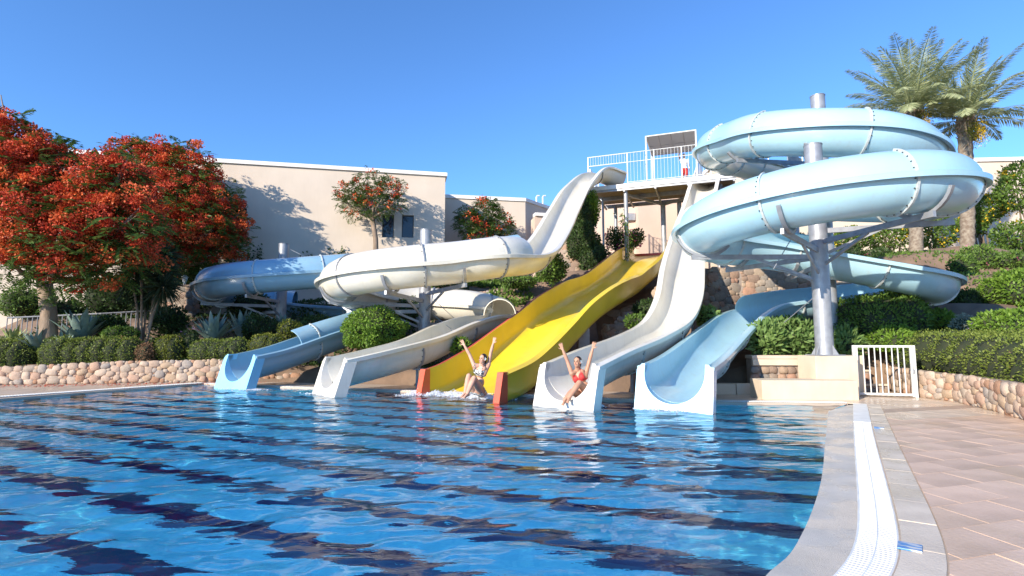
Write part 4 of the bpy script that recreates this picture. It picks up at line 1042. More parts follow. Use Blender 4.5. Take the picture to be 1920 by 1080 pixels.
for i in range(1, 15): mb.tube([PP(-.2+2.1*i/15,.02,ZP+1.22), PP(-.2+2.1*i/15,.02,ZP+1.72)],   .008, 4, cap=False)
mb.build('balusters', M_wpaint, pf, kind='stuff')
MB().tube([PP(-.2,.02,ZP), PP(-.2,.02,ZP+1.72)], .032, 8).build('railing_post', M_wpaint, pf, True)
railing('railing', [PP(.0,3.65,ZP), PP(PLEN,3.65,ZP)], 1.15, .65, .14, pf)
for h in (1.72, 1.22): MB().tube([PP(6.0,.02,ZP+h), PP(PLEN+.3,.02,ZP+h-.0)], .026, 8).build('rail', M_wpaint, pf, True)
# canopy on the platform
cn = thing('sun_canopy', 'grey fabric sun canopy on four white posts above the platform', 'canopy')
CZ = at(1212,253,27.1).z; cx0, cx1, cy0, cy1 = 2.85, 5.35, .35, 3.45
for x, y in ((cx0,cy0),(cx1,cy0),(cx0,cy1),(cx1,cy1)): MB().tube([PP(x,y,ZP), PP(x,y,CZ)], .045, 10).build('post', M_wpaint, cn, True)
M_canvas = leaf_mat('grey_canvas', (.62,.60,.57), (.62,.60,.57), .45, .9)
mb = MB(); n_ = 8; g = []
for j in range(n_+1):
    for i in range(n_+1):
        fx_, fy_ = i/n_, j/n_; g.append(PP(cx0+(cx1-cx0)*fx_, cy0+(cy1-cy0)*fy_, CZ+.02-.05*math.sin(math.pi*(fx_*3 % 1))*math.sin(math.pi*fy_)))
mb.add(g+[p+V3(0,0,.012) for p in g], [(j*(n_+1)+i, (j+1)*(n_+1)+i, (j+1)*(n_+1)+i+1, j*(n_+1)+i+1) for j in range(n_) for i in range(n_)]+[tuple((n_+1)**2+k for k in (j*(n_+1)+i, j*(n_+1)+i+1, (j+1)*(n_+1)+i+1, (j+1)*(n_+1)+i)) for j in range(n_) for i in range(n_)])
mb.build('canvas', M_canvas, cn, True)
for k in range(5):
    x = cx0+(cx1-cx0)*k/4; MB().tube([PP(x,cy0,CZ), PP(x,cy1,CZ)], .022 if 0<k<4 else .04, 8).build('roof_bar', M_wpaint if k in (0,4) else M_steel, cn, True)
for y in (cy0, (cy0+cy1)/2, cy1): MB().tube([PP(cx0,y,CZ), PP(cx1,y,CZ)], .04 if y != (cy0+cy1)/2 else .02, 8).build('roof_bar', M_wpaint if y != (cy0+cy1)/2 else M_steel, cn, True)
# dark start tub of the blue spiral, with a white handrail
tb = thing('start_tub', 'dark blue-grey start box where the blue spiral begins', 'slide start')
q = Vector(PE[0]); tv = Vector((TE[0][0], TE[0][1], 0)).normalized(); rv = tv.cross(V3(0,0,1))
M_tub = mat('blue_grey_gelcoat', (.16,.22,.28), .5, (.12,.16,.20), 4)
for sg in (-1,1): MB().beam(q+rv*sg*.72-tv*1.6+V3(0,0,.12), q+rv*sg*.72+tv*.1+V3(0,0,.12), .06, 1.1, bev=.02).build('side_panel', M_tub, tb)
MB().beam(q-tv*1.6+V3(0,0,-.5), q+tv*.1+V3(0,0,-.5), 1.4, .1).build('tub_floor', M_tub, tb)
for sg in (-.78,.78):
    MB().tube([q+rv*sg-tv*1.5+V3(0,0,.1), q+rv*sg-tv*1.5+V3(0,0,1.3), q+rv*sg-tv*.2+V3(0,0,1.3), q+rv*sg-tv*.1+V3(0,0,.6)], .03, 8).build('handrail', M_wpaint, tb, True)
sg_ = q-tv*2.4; MB().tube([(sg_.x, sg_.y, 4.5), (sg_.x, sg_.y, q.z-.5)], .14, 14).build('post', M_steel, tb, True)

# ------------------------------------------------------------------ iron fence and lamp at the left
fc = thing('iron_fence', 'grey iron railing of vertical bars behind the agaves', 'fence')
fa, fb, fm = at(14,596,20.5), at(190,588,21.3), at(335,580,22.6)
M_iron = mat('grey_iron_paint', (.26,.27,.29), .5)
tmpl = MB().tube([(0,0,0),(0,0,.98)], .017, 6).build('bar', M_iron, fc, True); first = True
for a_, b_ in ((fa, fb), (fb, fm)):
    MB().tube([a_, b_], .03, 8).build('rail', M_iron, fc, True); MB().tube([a_-V3(0,0,.92), b_-V3(0,0,.92)], .025, 8).build('rail', M_iron, fc, True)
    n_ = int((b_-a_).length/.16)
    for i in range(n_+1):
        p = a_.lerp(b_, i/n_)-V3(0,0,.98); o = tmpl if first else link('bar', tmpl.data, fc); first = False; o.location = p
lp = at(340,525,23.5); lg = gz(lp.x, lp.y)
gpst = stone_wall('stone_pier', 'stone garden pier with a small white lantern on top', 'pier', [(lp.x-.45,lp.y,lg-.1),(lp.x+.45,lp.y-.05,lg-.1),(lp.x+.5,lp.y+.6,lg-.1)], [lp.z-lg-.1]*2, .22, M_stone, seed=21, thick=.6)
ln = thing('garden_lantern', 'small white garden lantern on the stone pier', 'lantern', (lp.x, lp.y+.25, lp.z-.2))
MB().tube([(0,0,0),(0,0,.14)], .05, 8).build('stem', M_wpaint, ln, True); MB().tube([(0,0,.14),(0,0,.34)], [.08,.12], 8).build('lamp_glass', M_drain, ln, True); MB().tube([(0,0,.34),(0,0,.46)], [.17,.03], 8).build('cap', M_wpaint, ln, True)
# ------------------------------------------------------------------ plants
L_hedge = leaf_mat('clipped_hedge_leaf', (.11,.165,.026), (.27,.32,.065))
L_hedge_y = leaf_mat('yellow_green_leaf', (.12,.17,.02), (.26,.26,.04))
L_bright = leaf_mat('bright_green_leaf', (.09,.18,.02), (.23,.36,.05))
L_mid = leaf_mat('mid_green_leaf', (.07,.14,.025), (.18,.28,.05))
L_dark = leaf_mat('dark_green_leaf', (.028,.062,.018), (.08,.13,.035))
L_fern = leaf_mat('fern_green_leaf', (.05,.11,.022), (.14,.22,.05))
L_red = leaf_mat('scarlet_petal', (.36,.025,.012), (.76,.12,.05), .3, .6)
L_grey = leaf_mat('silver_leaf', (.24,.28,.22), (.45,.48,.36))
L_org = leaf_mat('orange_red_petal', (.58,.075,.02), (.86,.22,.065), .3, .6)
L_yel = leaf_mat('yellow_petal', (.72,.44,.02), (.85,.60,.05))
L_pink = leaf_mat('magenta_petal', (.55,.05,.22), (.75,.15,.35))
L_lilac = leaf_mat('lilac_petal', (.35,.20,.50), (.5,.32,.62))
L_palm = leaf_mat('palm_leaflet', (.27,.32,.15), (.50,.52,.30), .3, .4)
L_agave = mat('blue_green_agave', (.20,.27,.23), .5, (.14,.21,.18), 6)
L_agave_y = mat('striped_agave', (.50,.48,.16), .5, (.14,.22,.09), 12)
L_yucca = leaf_mat('dark_strap_leaf', (.025,.045,.02), (.075,.10,.045))
L_broad = leaf_mat('broad_soft_leaf', (.13,.23,.06), (.27,.38,.12))
M_core = mat('dark_core_fill', (.022,.032,.012), .95, (.035,.040,.018), 6)  # near-black colour of the solid cores that fill the bushes
M_twig = mat('thin_brown_twig', (.17,.125,.085), .9)
M_dry = mat('dry_brown_leaf', (.22,.12,.06), .9)

def blob_points(blobs, n, depth=.25, flat=2.0):
    """points near the outside of a union of ellipsoids; returns points and outward normals"""
    B = [(np.array(c, float), np.array(r, float)) for c, r in blobs]
    area = np.array([(r[0]*r[1]+r[1]*r[2]+r[0]*r[2]) for c, r in B]); area /= area.sum(); Ps = []; Ns = []
    for (c, r), a in zip(B, area):
        k = int(n*a*1.35)+1; d = unit(RNG.normal(size=(k,3))); s = 1-depth*RNG.random((k,1))**1.6
        wob = 1+.07*np.sin(d[:,:1]*7+c[0])+.06*np.sin(d[:,2:]*9+c[1])+.05*np.sin(d[:,1:2]*11)
        p = c+d*r*s*wob; keep = np.ones(k, bool)
        for (c2, r2) in B:
            if c2 is c: continue
            keep &= (((p-c2)/(r2*.86))**2).sum(1) > 1
        Ps.append(p[keep]); Ns.append(unit(d/r)[keep])
    return np.concatenate(Ps), np.concatenate(Ns)
def core_blob(blobs, root, k=.78, m=None, name='filler_core'):  # solid dark body added inside the leaves so bushes stay opaque
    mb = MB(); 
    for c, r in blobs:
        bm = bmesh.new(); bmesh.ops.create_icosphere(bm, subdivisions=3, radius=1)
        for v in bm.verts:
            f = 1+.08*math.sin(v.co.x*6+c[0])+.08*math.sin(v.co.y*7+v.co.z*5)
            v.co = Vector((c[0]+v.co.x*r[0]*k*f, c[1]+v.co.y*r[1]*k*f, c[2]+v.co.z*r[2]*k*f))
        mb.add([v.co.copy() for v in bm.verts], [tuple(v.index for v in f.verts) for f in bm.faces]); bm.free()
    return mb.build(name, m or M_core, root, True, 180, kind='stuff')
def bush(name, label, cat, blobs, n, ls, lm, core=.80, flowers=None, nf=0, fs=.05, upb=.35, wide=.5, depth=.25, group=None, loc=None, dry=0):
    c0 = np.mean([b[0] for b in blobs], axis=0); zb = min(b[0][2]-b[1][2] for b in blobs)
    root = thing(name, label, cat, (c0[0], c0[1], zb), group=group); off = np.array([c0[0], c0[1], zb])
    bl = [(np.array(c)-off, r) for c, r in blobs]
    if core: core_blob(bl, root, core)
    p, nr = blob_points(bl, n, depth)
    d = unit(nr*.75+RNG.normal(size=p.shape)*.55+np.array([0,0,upb]))
    L = ls*RNG.uniform(.65,1.25,len(p)); quad_cloud('foliage', leaf_quads(p, d, L, L*wide, up=nr), lm, parent=root)
    if dry:
        p2, n2 = blob_points(bl, dry, .05); k_ = np.sin(p2[:,0]*2.3+c0[1])+np.sin(p2[:,1]*2.9) > .5; p2, n2 = p2[k_], n2[k_]
        if len(p2): quad_cloud('dry_leaves', leaf_quads(p2, unit(n2+RNG.normal(size=p2.shape)*.5), ls*.9, ls*.4), M_dry, parent=root)
    if flowers:
        pf_, nf_ = blob_points(bl, max(4, nf), .02)
        V = []
        for q, nn in zip(pf_, nf_):
            m_ = 7; cc = q+nn*.02+RNG.normal(size=(m_,3))*fs*.8; V.append(leaf_quads(cc, unit(nn+RNG.normal(size=(m_,3))*.7), fs*1.1, fs*.9))
        quad_cloud('blossom', np.concatenate(V), flowers, parent=root)
    return root
def ell(u0, u1, v0, v1, D, dy=.85):
    a, b = at(u0, (v0+v1)/2, D), at(u1, (v0+v1)/2, D); t, bt_ = at((u0+u1)/2, v0, D), at((u0+u1)/2, v1, D)
    rx = (b.x-a.x)/2; rz = (t.z-bt_.z)/2; c = (a+b)/2; return ((c.x, D, (t.z+bt_.z)/2), (rx, rx*dy if rx < 2 else 1.4, rz))
def spread(e, k=4, j=.35):
    """break one ellipsoid up into several overlapping lumps"""
    (c, r) = e; out = [(c, (r[0]*.8, r[1]*.8, r[2]*.85))]
    for i in range(k):
        a = 2*math.pi*i/k+RNG.uniform(-.4,.4); f = RNG.uniform(.5,.62)
        out.append(((c[0]+r[0]*.5*math.cos(a), c[1]+r[1]*.5*math.sin(a), c[2]+RNG.uniform(-.25,.3)*r[2]), (r[0]*f, r[1]*f, r[2]*RNG.uniform(.55,.75))))
    return out
def hedge_box(c, sx, sy, sz, rz=0.0):
    """a row of flattened ellipsoids that read as one clipped hedge"""
    n = max(1, round(sx/(sy*.55))); out = []
    for i in range(n):
        t = (i+.5)/n*2-1; x = t*(sx/2-sy*.35) if n > 1 else 0
        out.append(((c[0]+x*math.cos(rz), c[1]+x*math.sin(rz), c[2]+RNG.uniform(-.02,.02)), (sy*.55, sy*.55, sz/2*RNG.uniform(.95,1.05))))
    return out

# clipped hedges on the left wall
for (u0,u1,v0,v1,D,lm_,lab,dry) in (
    (-60,58,636,694,17.3,L_hedge,'dark clipped hedge at the left frame edge above the stone wall',0),
    (82,264,634,688,17.5,L_hedge,'long clipped hedge with brownish top in front of the large agave',1500),
    (290,341,630,676,17.9,L_hedge_y,'small round clipped hedge between the two long hedges',300),
    (358,466,636,674,18.0,L_hedge,'long clipped hedge below the blue-green agave beside the blue slide',0),
    (470,530,628,662,18.2,L_hedge_y,'small yellow-green clipped bush behind the left blue chute',0)):
    a = ell(u0,u1,v0,v1,D); sx = a[1][0]*2; sz = a[1][2]*2+.15
    bl = hedge_box((a[0][0], D+.1, a[0][2]-.08), sx, min(.95, sx*.8), sz, .15)
    bush('clipped_hedge', lab, 'hedge', bl, int(5200*max(.35, sx*sz/1.6)), .055, lm_, .88, depth=.12, upb=.15, wide=.6, dry=dry)
bush('dry_shrub', 'brown dried-out shrub at the right end of the long hedge', 'shrub', [ell(256,290,644,684,17.6)], 1500, .05, [M_dry], .8)
# round topiary
e = ell(650,758,578,654,17.1, 1.0)
bush('round_bush', 'bright green bush clipped to a ball between white and blue chutes', 'bush', [e, ((e[0][0]-.1,e[0][1],e[0][2]-.1),(e[1][0]*.95,e[1][1],e[1][2]*.9))], 9000, .085, L_bright, .88, depth=.12, upb=-.25, wide=.55)
# shrubs in the middle and left beds
MID = [
 (745,792,553,622,20.0,L_dark,'dark shrub behind the mid grey pole and white tube',2600,.09),
 (1002,1062,470,540,22.3,L_mid,'leafy creeper bush on the bank right of the white tube',3800,.13),
 (935,1004,519,541,22.2,L_mid,'low creeper trailing on the pale stone bank',1800,.11),
 (0,78,532,602,22.5,L_mid,'green flowering bush left of the flame tree trunk',3800,.10),
 (170,235,590,640,19.4,L_dark,'dark broad-leaved shrub between agave and strap-leaved tree',2600,.11),
 (190,262,612,650,18.4,L_mid,'green shrub right of the large agave',2200,.09),
 (285,350,570,640,20.4,L_dark,'dark shrub behind the small round clipped hedge',2600,.12),
 (455,520,590,650,20.0,L_dark,'dark shrub behind the yellow-green clipped bush',2600,.10),
 (520,572,598,648,19.4,L_hedge_y,'olive shrub with yellowish tips by the left blue chute',2000,.08),
 (560,640,588,640,21.0,L_dark,'dark shrub under the lower bend of left blue slide',2600,.10),
 (430,510,548,600,23.3,L_dark,'dark spreading shrub under the left blue ring',2600,.12),
 (1172,1222,588,622,17.3,L_mid,'green shrub in shade beside the steep white slide',1500,.10),
 (1185,1242,560,600,18.6,L_dark,'dark shrub between stone pier and the steep white slide',1600,.10),
 (1308,1348,573,618,17.0,L_broad,'upright leafy plant in front of the shaded retaining wall',900,.16),
 (845,880,632,666,16.0,L_bright,'small bright plant under the white chute flank',700,.11),
 (1400,1440,440,472,27.0,L_mid,'shrub on the upper terrace left of the spiral pole',1500,.15),
]
for u0,u1,v0,v1,D,lm_,lab,n_,ls in MID:
    bush('garden_shrub', lab, 'shrub', spread(ell(u0,u1,v0,v1,D)), n_, ls, lm_, .72, depth=.4)
bush('flowering_shrub', 'dark shrub with small lilac flowers left of the blue-green agave', 'shrub', spread(ell(340,372,612,664,18.3)), 1500, .06, L_dark, .7, L_lilac, 40, .03)
# right-hand planting
bush('broad_leaved_plant', 'soft broad-leaved plants filling the planter left of the nearest pole', 'plant', [ell(1405,1470,606,672,14.6), ell(1450,1535,600,672,14.9), ell(1430,1500,600,640,15.0), ell(1560,1612,618,676,14.7)], 2600, .20, L_broad, .62, wide=.36, upb=.5, depth=.45)
bush('garden_shrub', 'dark tall shrub behind the broad-leaved planter plants', 'shrub', spread(ell(1425,1530,596,650,15.4)), 3200, .15, L_dark, .7, depth=.4)
bush('large_bush', 'large dark bush behind the gate under the blue spiral', 'bush', spread(ell(1568,1732,543,664,15.4),6), 11000, .095, L_mid, .82, depth=.25)
bush('small_bush', 'bright green clipped bush just behind the white gate', 'bush', spread(ell(1622,1722,607,664,14.5),3), 4600, .085, L_bright, .85, depth=.2)
bush('garden_shrub', 'small bright shrub right of the large dark bush', 'shrub', spread(ell(1728,1784,578,622,15.8)), 2600, .10, L_bright, .8)
bush('garden_shrub', 'dark shrub below the lowest blue bend by the sandy slope', 'shrub', spread(ell(1778,1852,540,606,16.8)), 3200, .11, L_dark, .8)
bush('silver_shrub', 'pale variegated shrub above the clipped hedge', 'shrub', spread(ell(1786,1828,586,640,14.4)), 2200, .06, L_grey, .75)
bush('flowering_shrub', 'low shrub with lilac flowers beside the pale variegated shrub', 'shrub', spread(ell(1815,1862,606,646,13.6)), 1500, .06, L_mid, .7, L_lilac, 60, .03)
bush('large_bush', 'bright bush at the right edge above the clipped hedge', 'bush', spread(ell(1850,1990,574,664,12.6),5), 8000, .085, L_bright, .85, depth=.2)
bush('large_bush', 'rounded leafy bush at the right edge on the sandy slope', 'bush', spread(ell(1852,1985,500,584,16.2),5), 7000, .12, L_bright, .83, depth=.2)
bush('ground_shrub', 'low olive shrubs on the terrace above the sandy slope', 'shrub', [ell(1800,1870,462,520,20.5), ell(1850,1935,474,512,20.2), ell(1780,1830,480,530,19.6)], 4200, .11, L_mid, .8, L_pink, 6, .05)
# big clipped hedge along the right wall
hl = [(10.85,14.1,1.22,.62),(10.75,13.3,1.22,.62),(10.7,12.6,1.18,.6),(10.55,11.9,1.14,.6),(10.35,11.2,1.10,.6),(10.15,10.5,1.06,.58),(9.95,9.8,1.02,.58),(9.7,9.1,.98,.56),(9.35,8.2,.95,.55),(11.5,12.6,1.3,.6),(11.3,11.5,1.22,.6),(11.0,10.2,1.1,.6)]
bush('clipped_hedge', 'wide clipped hedge on the low stone wall at the right', 'hedge', [((x, y, z-.18), (.72,.72,r)) for x, y, z, r in hl], 34000, .05, L_hedge, .9, depth=.10, upb=.25, wide=.55, dry=900)
# yellow-flowered shrubs before the right villa
for bl, lab, nf in (
    ([ell(1822,1884,362,420,26.0), ell(1800,1850,392,450,26.3)], 'yellow-flowered shrub between second palm and the tall one', 70),
    ([ell(1872,1965,318,402,24.6), ell(1885,1950,300,350,24.8)], 'tall yellow-flowered shrub on thin stems at the right edge', 28),
    ([ell(1870,1950,412,474,24.2)], 'loose green shrub low at the right edge before the villa wall', 6),
    ([ell(1722,1796,398,474,26.4)], 'yellow-flowered shrub between the two palm trunks', 26),
    ([ell(1560,1632,424,474,27.2)], 'green shrub against villa wall right of the near pole', 6),
    ([ell(1630,1700,418,474,27.5)], 'green shrub with few yellow flowers left of the first palm', 12),
    ([ell(1432,1510,428,470,28.0)], 'green shrub on the terrace left of the near pole', 0)):
    r = bush('flowering_shrub', lab, 'shrub', [x for b_ in bl for x in spread(b_, 4)], 3400*len(bl), .16, L_mid, 0, L_yel if nf else None, nf, .10, depth=.6)
    c = r.location; mb = MB()
    for i in range(6):
        b0 = V3(RNG.uniform(-.5,.5), RNG.uniform(-.2,.2), gz(c.x, c.y)-c.z-.2); mb.tube([b0, b0*.5+V3(RNG.uniform(-.4,.4),0,.6), V3(RNG.uniform(-.7,.7), RNG.uniform(-.2,.2), 1.2)], [.05,.04,.02], 6)
    mb.build('stems', M_twig, r, True)
bush('garden_shrub', 'row of dark low shrubs at the foot of palms', 'shrub', [ell(1560,1620,462,500,24.4), ell(1610,1680,468,504,24.2), ell(1670,1735,470,512,23.6), ell(1725,1790,476,512,23.0), ell(1380,1460,452,490,25.0), ell(1450,1530,456,490,25.4)], 7000, .13, L_dark, .75, L_pink, 10, .06, depth=.35)

# ivy on the pillar, creepers on posts and walls
bush('ivy', 'dark ivy hanging over the stone pillar', 'ivy', [ell(1068,1120,382,440,27.6), ell(1062,1124,420,492,27.0), ell(1085,1142,455,515,26.8), ell(1095,1118,360,400,27.8)], 9500, .13, L_dark, .86, depth=.25)
bush('ivy', 'sunlit ivy shoots at the top of stone pillar', 'ivy', [ell(1100,1124,360,420,27.4)], 900, .13, L_bright, 0, depth=.7)
bush('flowering_creeper', 'pink-flowered creeper around the feet of platform posts', 'creeper', [ell(1136,1172,428,470,29.6), ell(1160,1196,436,470,29.4), ell(1184,1208,430,462,30.0)], 2200, .15, L_dark, 0, L_pink, 22, .09, depth=.7)
def creeper(label, pts, n, w, lm_, ls=.12):
    root = thing('creeper', label, 'creeper', pts[0]); o = Vector(pts[0]); q = [Vector(p)-o for p in pts]
    MB().tube(q, .018, 5).build('stem', M_twig, root)
    P_ = dense(q, .03); i = RNG.integers(0, len(P_), n); p = P_[i]+RNG.normal(size=(n,3))*w
    quad_cloud('foliage', leaf_quads(p, unit(RNG.normal(size=(n,3))+np.array([0,-.4,.2])), ls, ls*.6), lm_, parent=root)
pb = PP(1.75,.05,0); creeper('thin green creeper climbing the front platform post', [(pb.x,pb.y,5.2),(pb.x+.05,pb.y-.1,6.6),(pb.x-.25,pb.y-.1,8.0)], 260, .13, L_mid)
wx = lambda u, v, o=.25: at(u, v, 1/((1+(-(u-960)/970)*0)) )
def on_villa(u, v, off=.12):
    a_, b_, c_ = ray(u, v); n_ = Vector((-dirv.y, dirv.x)); t_ = n_.dot(rc)/(n_.x*a_+n_.y*b_); return V3(a_*t_, b_*t_-off, EYE+c_*t_)
CREEP = ['just right of the lantern','second right of the lantern','midway from lantern to blue ring','above the left bend of blue ring','first left of the blue ring pole','right beside the blue ring pole','behind the strap-leaved tree','directly above the lantern','left edge of the white tube','nearest the young flame tree trunk','between blue and white rings']
for i, (u, v0, du) in enumerate(((348,470,12),(372,462,10),(398,490,-6),(430,468,8),(455,490,14),(480,470,6),(300,470,-10),(325,500,8),(615,480,10),(650,470,-8),(585,478,-6))):
    g_ = ('climbing plant reaching up the villa wall, number of loose shoots' , '')
    creeper('dark creeper shoot on the villa wall, '+CREEP[i], [on_villa(u,540), on_villa(u+du*.4,(v0+540)/2), on_villa(u+du,v0)], 240, .16, L_dark, .15)
for o in [x for x in bpy.data.objects if x.name.startswith('creeper') and x.parent is None and x.get('label','').startswith('dark creeper shoot')]: o['group'] = 'creeper shoots on the villa wall'
bush('garden_shrub', 'dense dark shrubs along the foot of the large villa wall', 'shrub', [ell(150,260,520,600,24.5), ell(240,340,510,600,24.8), ell(330,420,500,580,25.3), ell(400,470,505,560,25.7), ell(60,160,560,610,24.0), ell(610,680,486,520,26.3)], 9000, .15, L_dark, .7, depth=.4)

# agaves
def agave(label, u, v, D, h, n, m, spreadf=1.0, name='agave', group=None):
    b0 = at(u, v, D); root = thing(name, label, 'agave', b0)
    for i in range(n):
        a = 2.399*i+RNG.uniform(-.2,.2); tilt = (.12+.62*(i/n)**.8)*spreadf*RNG.uniform(.85,1.15); L = h*RNG.uniform(.8,1.08)*(1-.12*(i/n)); w = .085*h*RNG.uniform(.85,1.1)
        ca, sa = math.cos(a), math.sin(a); mb = MB(); vs = []
        K = 7
        for k in range(K):
            t = k/(K-1); tl = tilt*(1+.25*t); rr = .05+L*t*math.sin(tl); zz = L*t*math.cos(tl); ww = w*(.62+.75*math.sin(math.pi*min(1,t*1.05)*.62))*(1-t**3.0)+.002
            for s_, dz in ((-1,.35),(0,0),(1,.35)):
                vs.append((ca*rr-sa*s_*ww-ca*dz*ww*.9, sa*rr+ca*s_*ww-sa*dz*ww*.9, zz+dz*ww*.25))
        mb.add(vs, [(3*k+j, 3*k+j+1, 3*k+j+4, 3*k+j+3) for k in range(K-1) for j in range(2)])
        mb.build('leaf', m, root, True, 180)
    return root
agave('tallest blue-green agave behind the long clipped hedge', 150, 650, 18.5, 1.35, 26, L_agave, .95)
agave('blue-green agave standing behind the hedge beside the blue slide', 398, 645, 18.7, 1.2, 30, L_agave, 1.05)
agave('darker agave in the shade right of the sunlit agave', 452, 640, 20.2, 1.25, 18, L_agave, .7)
agave('agave with yellow-striped leaves at the far left behind the hedge', 24, 650, 18.2, .75, 22, L_agave_y, 1.2)
agave('small grey agave left of the flame tree trunk', 67, 660, 17.7, .85, 20, L_agave, 1.15)
agave('small agave at the right of flame tree trunk', 116, 662, 17.8, .8, 16, L_agave, 1.2)
agave('agave half hidden under the left blue ring', 530, 630, 21.0, 1.0, 16, L_agave, .9)
# strap-leaved tree with pale stems
yt = at(266, 655, 18.6); ytr = thing('dracaena_tree', 'dark strap-leaved tree with several thin pale stems', 'tree', yt)
Vs = []
for i, (dx, dy, hz) in enumerate(((-.5,.2,2.5),(-.1,-.1,3.0),(.35,.1,2.6),(.15,.4,3.3),(-.3,.5,1.9),(.55,-.2,2.1))):
    p1 = V3(dx*.25, dy*.25, 0); p2 = V3(dx*.7, dy*.7, hz*.55); p3 = V3(dx*1.4, dy*1.3, hz)
    MB().tube([p1, p2, p3], [.045,.04,.04], 7).build('stem', M_bark, ytr, True)
    n = 260; d = unit(RNG.normal(size=(n,3))+np.array([0,0,.15])); c = np.array(p3)+d*.04
    L = RNG.uniform(.55,.85,n)
    q1 = leaf_quads(c, d, L, .05); q1[:,2,2] -= L*.25; Vs.append(q1)
quad_cloud('foliage', np.concatenate(Vs), L_yucca, parent=ytr)

# flame trees
def flame_tree(label, base, lobes, D, trunk_r, fork, npuff, ngreen, pr=.24, pq=46, red_low=None, limbs=9, leaf_s=.10, name='flame_tree', cat='tree', shell=(.70,1.05), twigs=True):
    base = Vector(base); root = thing(name, label, cat, base); off = np.array(base)
    LB = []
    for (u, v, r, dd) in lobes:
        c = at(u, v, D+dd); LB.append((np.array(c)-off, r*(D+dd)/1000))
    fk = Vector(fork)-base
    mb = MB(); mid = fk*.5+V3(.08,0,0); mb.tube([V3(0,0,-.3), fk*.15, mid, fk], [trunk_r*1.35, trunk_r*1.08, trunk_r*.95, trunk_r*.9], 14)
    mb.build('trunk', M_bark, root, True, 180)
    for i, (c, r) in enumerate(LB[:limbs+6]):
        c = Vector(c); q = fk.lerp(c, .5)+V3(RNG.uniform(-.2,.2), RNG.uniform(-.2,.2), -.12*(c-fk).length)
        mb = MB().tube([fk-fk*.03, q, c, c+(c-q)*.4], [trunk_r*.55, trunk_r*.33, trunk_r*.17, .012], 8)
        for k in range(5 if twigs else 2):
            e_ = c+Vector(unit(RNG.normal(size=3)))*r*.9; s_ = q.lerp(c, RNG.uniform(.3,1)); mb.tube([s_, (s_+e_)/2+V3(0,0,.08), e_], [trunk_r*.14, trunk_r*.1, .008], 5)
        mb.build('limb', M_bark, root, True, 180)
    area = np.array([r*r for c, r in LB]); area /= area.sum(); R_v = []; O_v = []; G_v = []
    for (c, r), a in zip(LB, area):
        k = int(npuff*a*1.3); d = unit(RNG.normal(size=(k,3))+np.array([0,-.15,.25])); p = c+d*r*RNG.uniform(*shell,(k,1))
        if red_low is not None: keep = (p[:,2]+off[2] > red_low) | (RNG.random(k) < .25); p = p[keep]; d = d[keep]
        k = len(p)
        if k:
            n = pq; rad = pr*RNG.uniform(.6,1.25,(k,1,1)); dd = unit(RNG.normal(size=(k,n,3))+d[:,None]*.6); cc = p[:,None]+dd*rad*RNG.random((k,n,1))**.4*np.array([1.1,1.1,.8])
            cc = cc.reshape(-1,3); dr_ = unit(dd.reshape(-1,3)+RNG.normal(size=cc.shape)*.6); s_ = leaf_s*RNG.uniform(.6,1.15,len(cc)); Q_ = leaf_quads(cc, dr_, s_, s_*.85).reshape(k, n, 4, 3); o_ = RNG.random(k) < .42; R_v.append(Q_[~o_].reshape(-1,4,3)); O_v.append(Q_[o_].reshape(-1,4,3))
        k = int(ngreen*a*1.3); d = unit(RNG.normal(size=(k,3))+np.array([0,0,-.05])); p = c+d*r*RNG.uniform(.55,1.08,(k,1))
        # ferny sprays: a rachis with paired leaflets, drooping
        axis = unit(d*np.array([1,1,.35])+RNG.normal(size=(k,3))*.4); side = unit(np.cross(axis, np.array([0,0,1.0])+RNG.normal(size=(k,3))*.3)); Ls = .42*RNG.uniform(.6,1.2,(k,1))*(pr/.24)
        for t in np.linspace(.12,1,9):
            q = p+axis*Ls*t+np.array([0,0,-.30])*(Ls*t*t); wl_ = (.16*(pr/.24))*math.sin(math.pi*min(1,.15+t*.8))
            for sg in (-1,1): G_v.append(leaf_quads(q, unit(side*sg+axis*.35+np.array([0,0,-.15])), wl_, .045*(pr/.24), up=np.tile(np.array([0,0,1.0]),(k,1))))
    if R_v: quad_cloud('blossom', np.concatenate(R_v), L_red, parent=root); quad_cloud('blossom', np.concatenate(O_v), L_org, parent=root)
    quad_cloud('crown', np.concatenate(G_v), L_fern, parent=root)
    return root
LOB1 = [(15,250,42,-.3),(60,290,48,0),(20,330,75,-.6),(110,335,72,.2),(170,375,78,-.2),(55,420,88,-.9),(140,450,82,-.8),(215,345,58,-.2),(232,420,66,-.6),(-40,400,90,.2),(20,490,62,0),(105,505,50,-.3),(190,490,58,-.2),(-60,300,80,.5),(240,480,45,.2)]
f1 = at(88,548,18.0); t1 = at(92,655,18.0)
flame_tree('larger flame tree with broad scarlet crown and thick tan trunk at far left', t1, LOB1, 16.9, .24, at(82,520,18.0), 560, 1700, pr=.33, pq=150, leaf_s=.08, red_low=3.8, shell=(.5,1.16))
LOB2 = [(250,305,42,0),(300,305,46,.2),(350,325,52,.2),(400,375,46,.3),(330,385,62,-.6),(265,385,58,-.2),(425,420,36,.1),(380,435,58,-.5),(310,450,58,-.6),(440,455,24,.2),(345,480,40,-.1)]
flame_tree('flame tree with orange-red crown against the villa wall', at(300,640,24.2), LOB2, 24.2, .19, at(310,500,24.2), 430, 1600, pr=.34, pq=130, leaf_s=.09, red_low=4.9, shell=(.5,1.16))
LOB3 = [(650,358,20,0),(690,342,24,.2),(732,352,24,0),(700,382,32,-.2),(738,380,20,.3),(662,388,22,0),(640,372,12,0),(716,340,16,.1),(676,362,22,.3)]
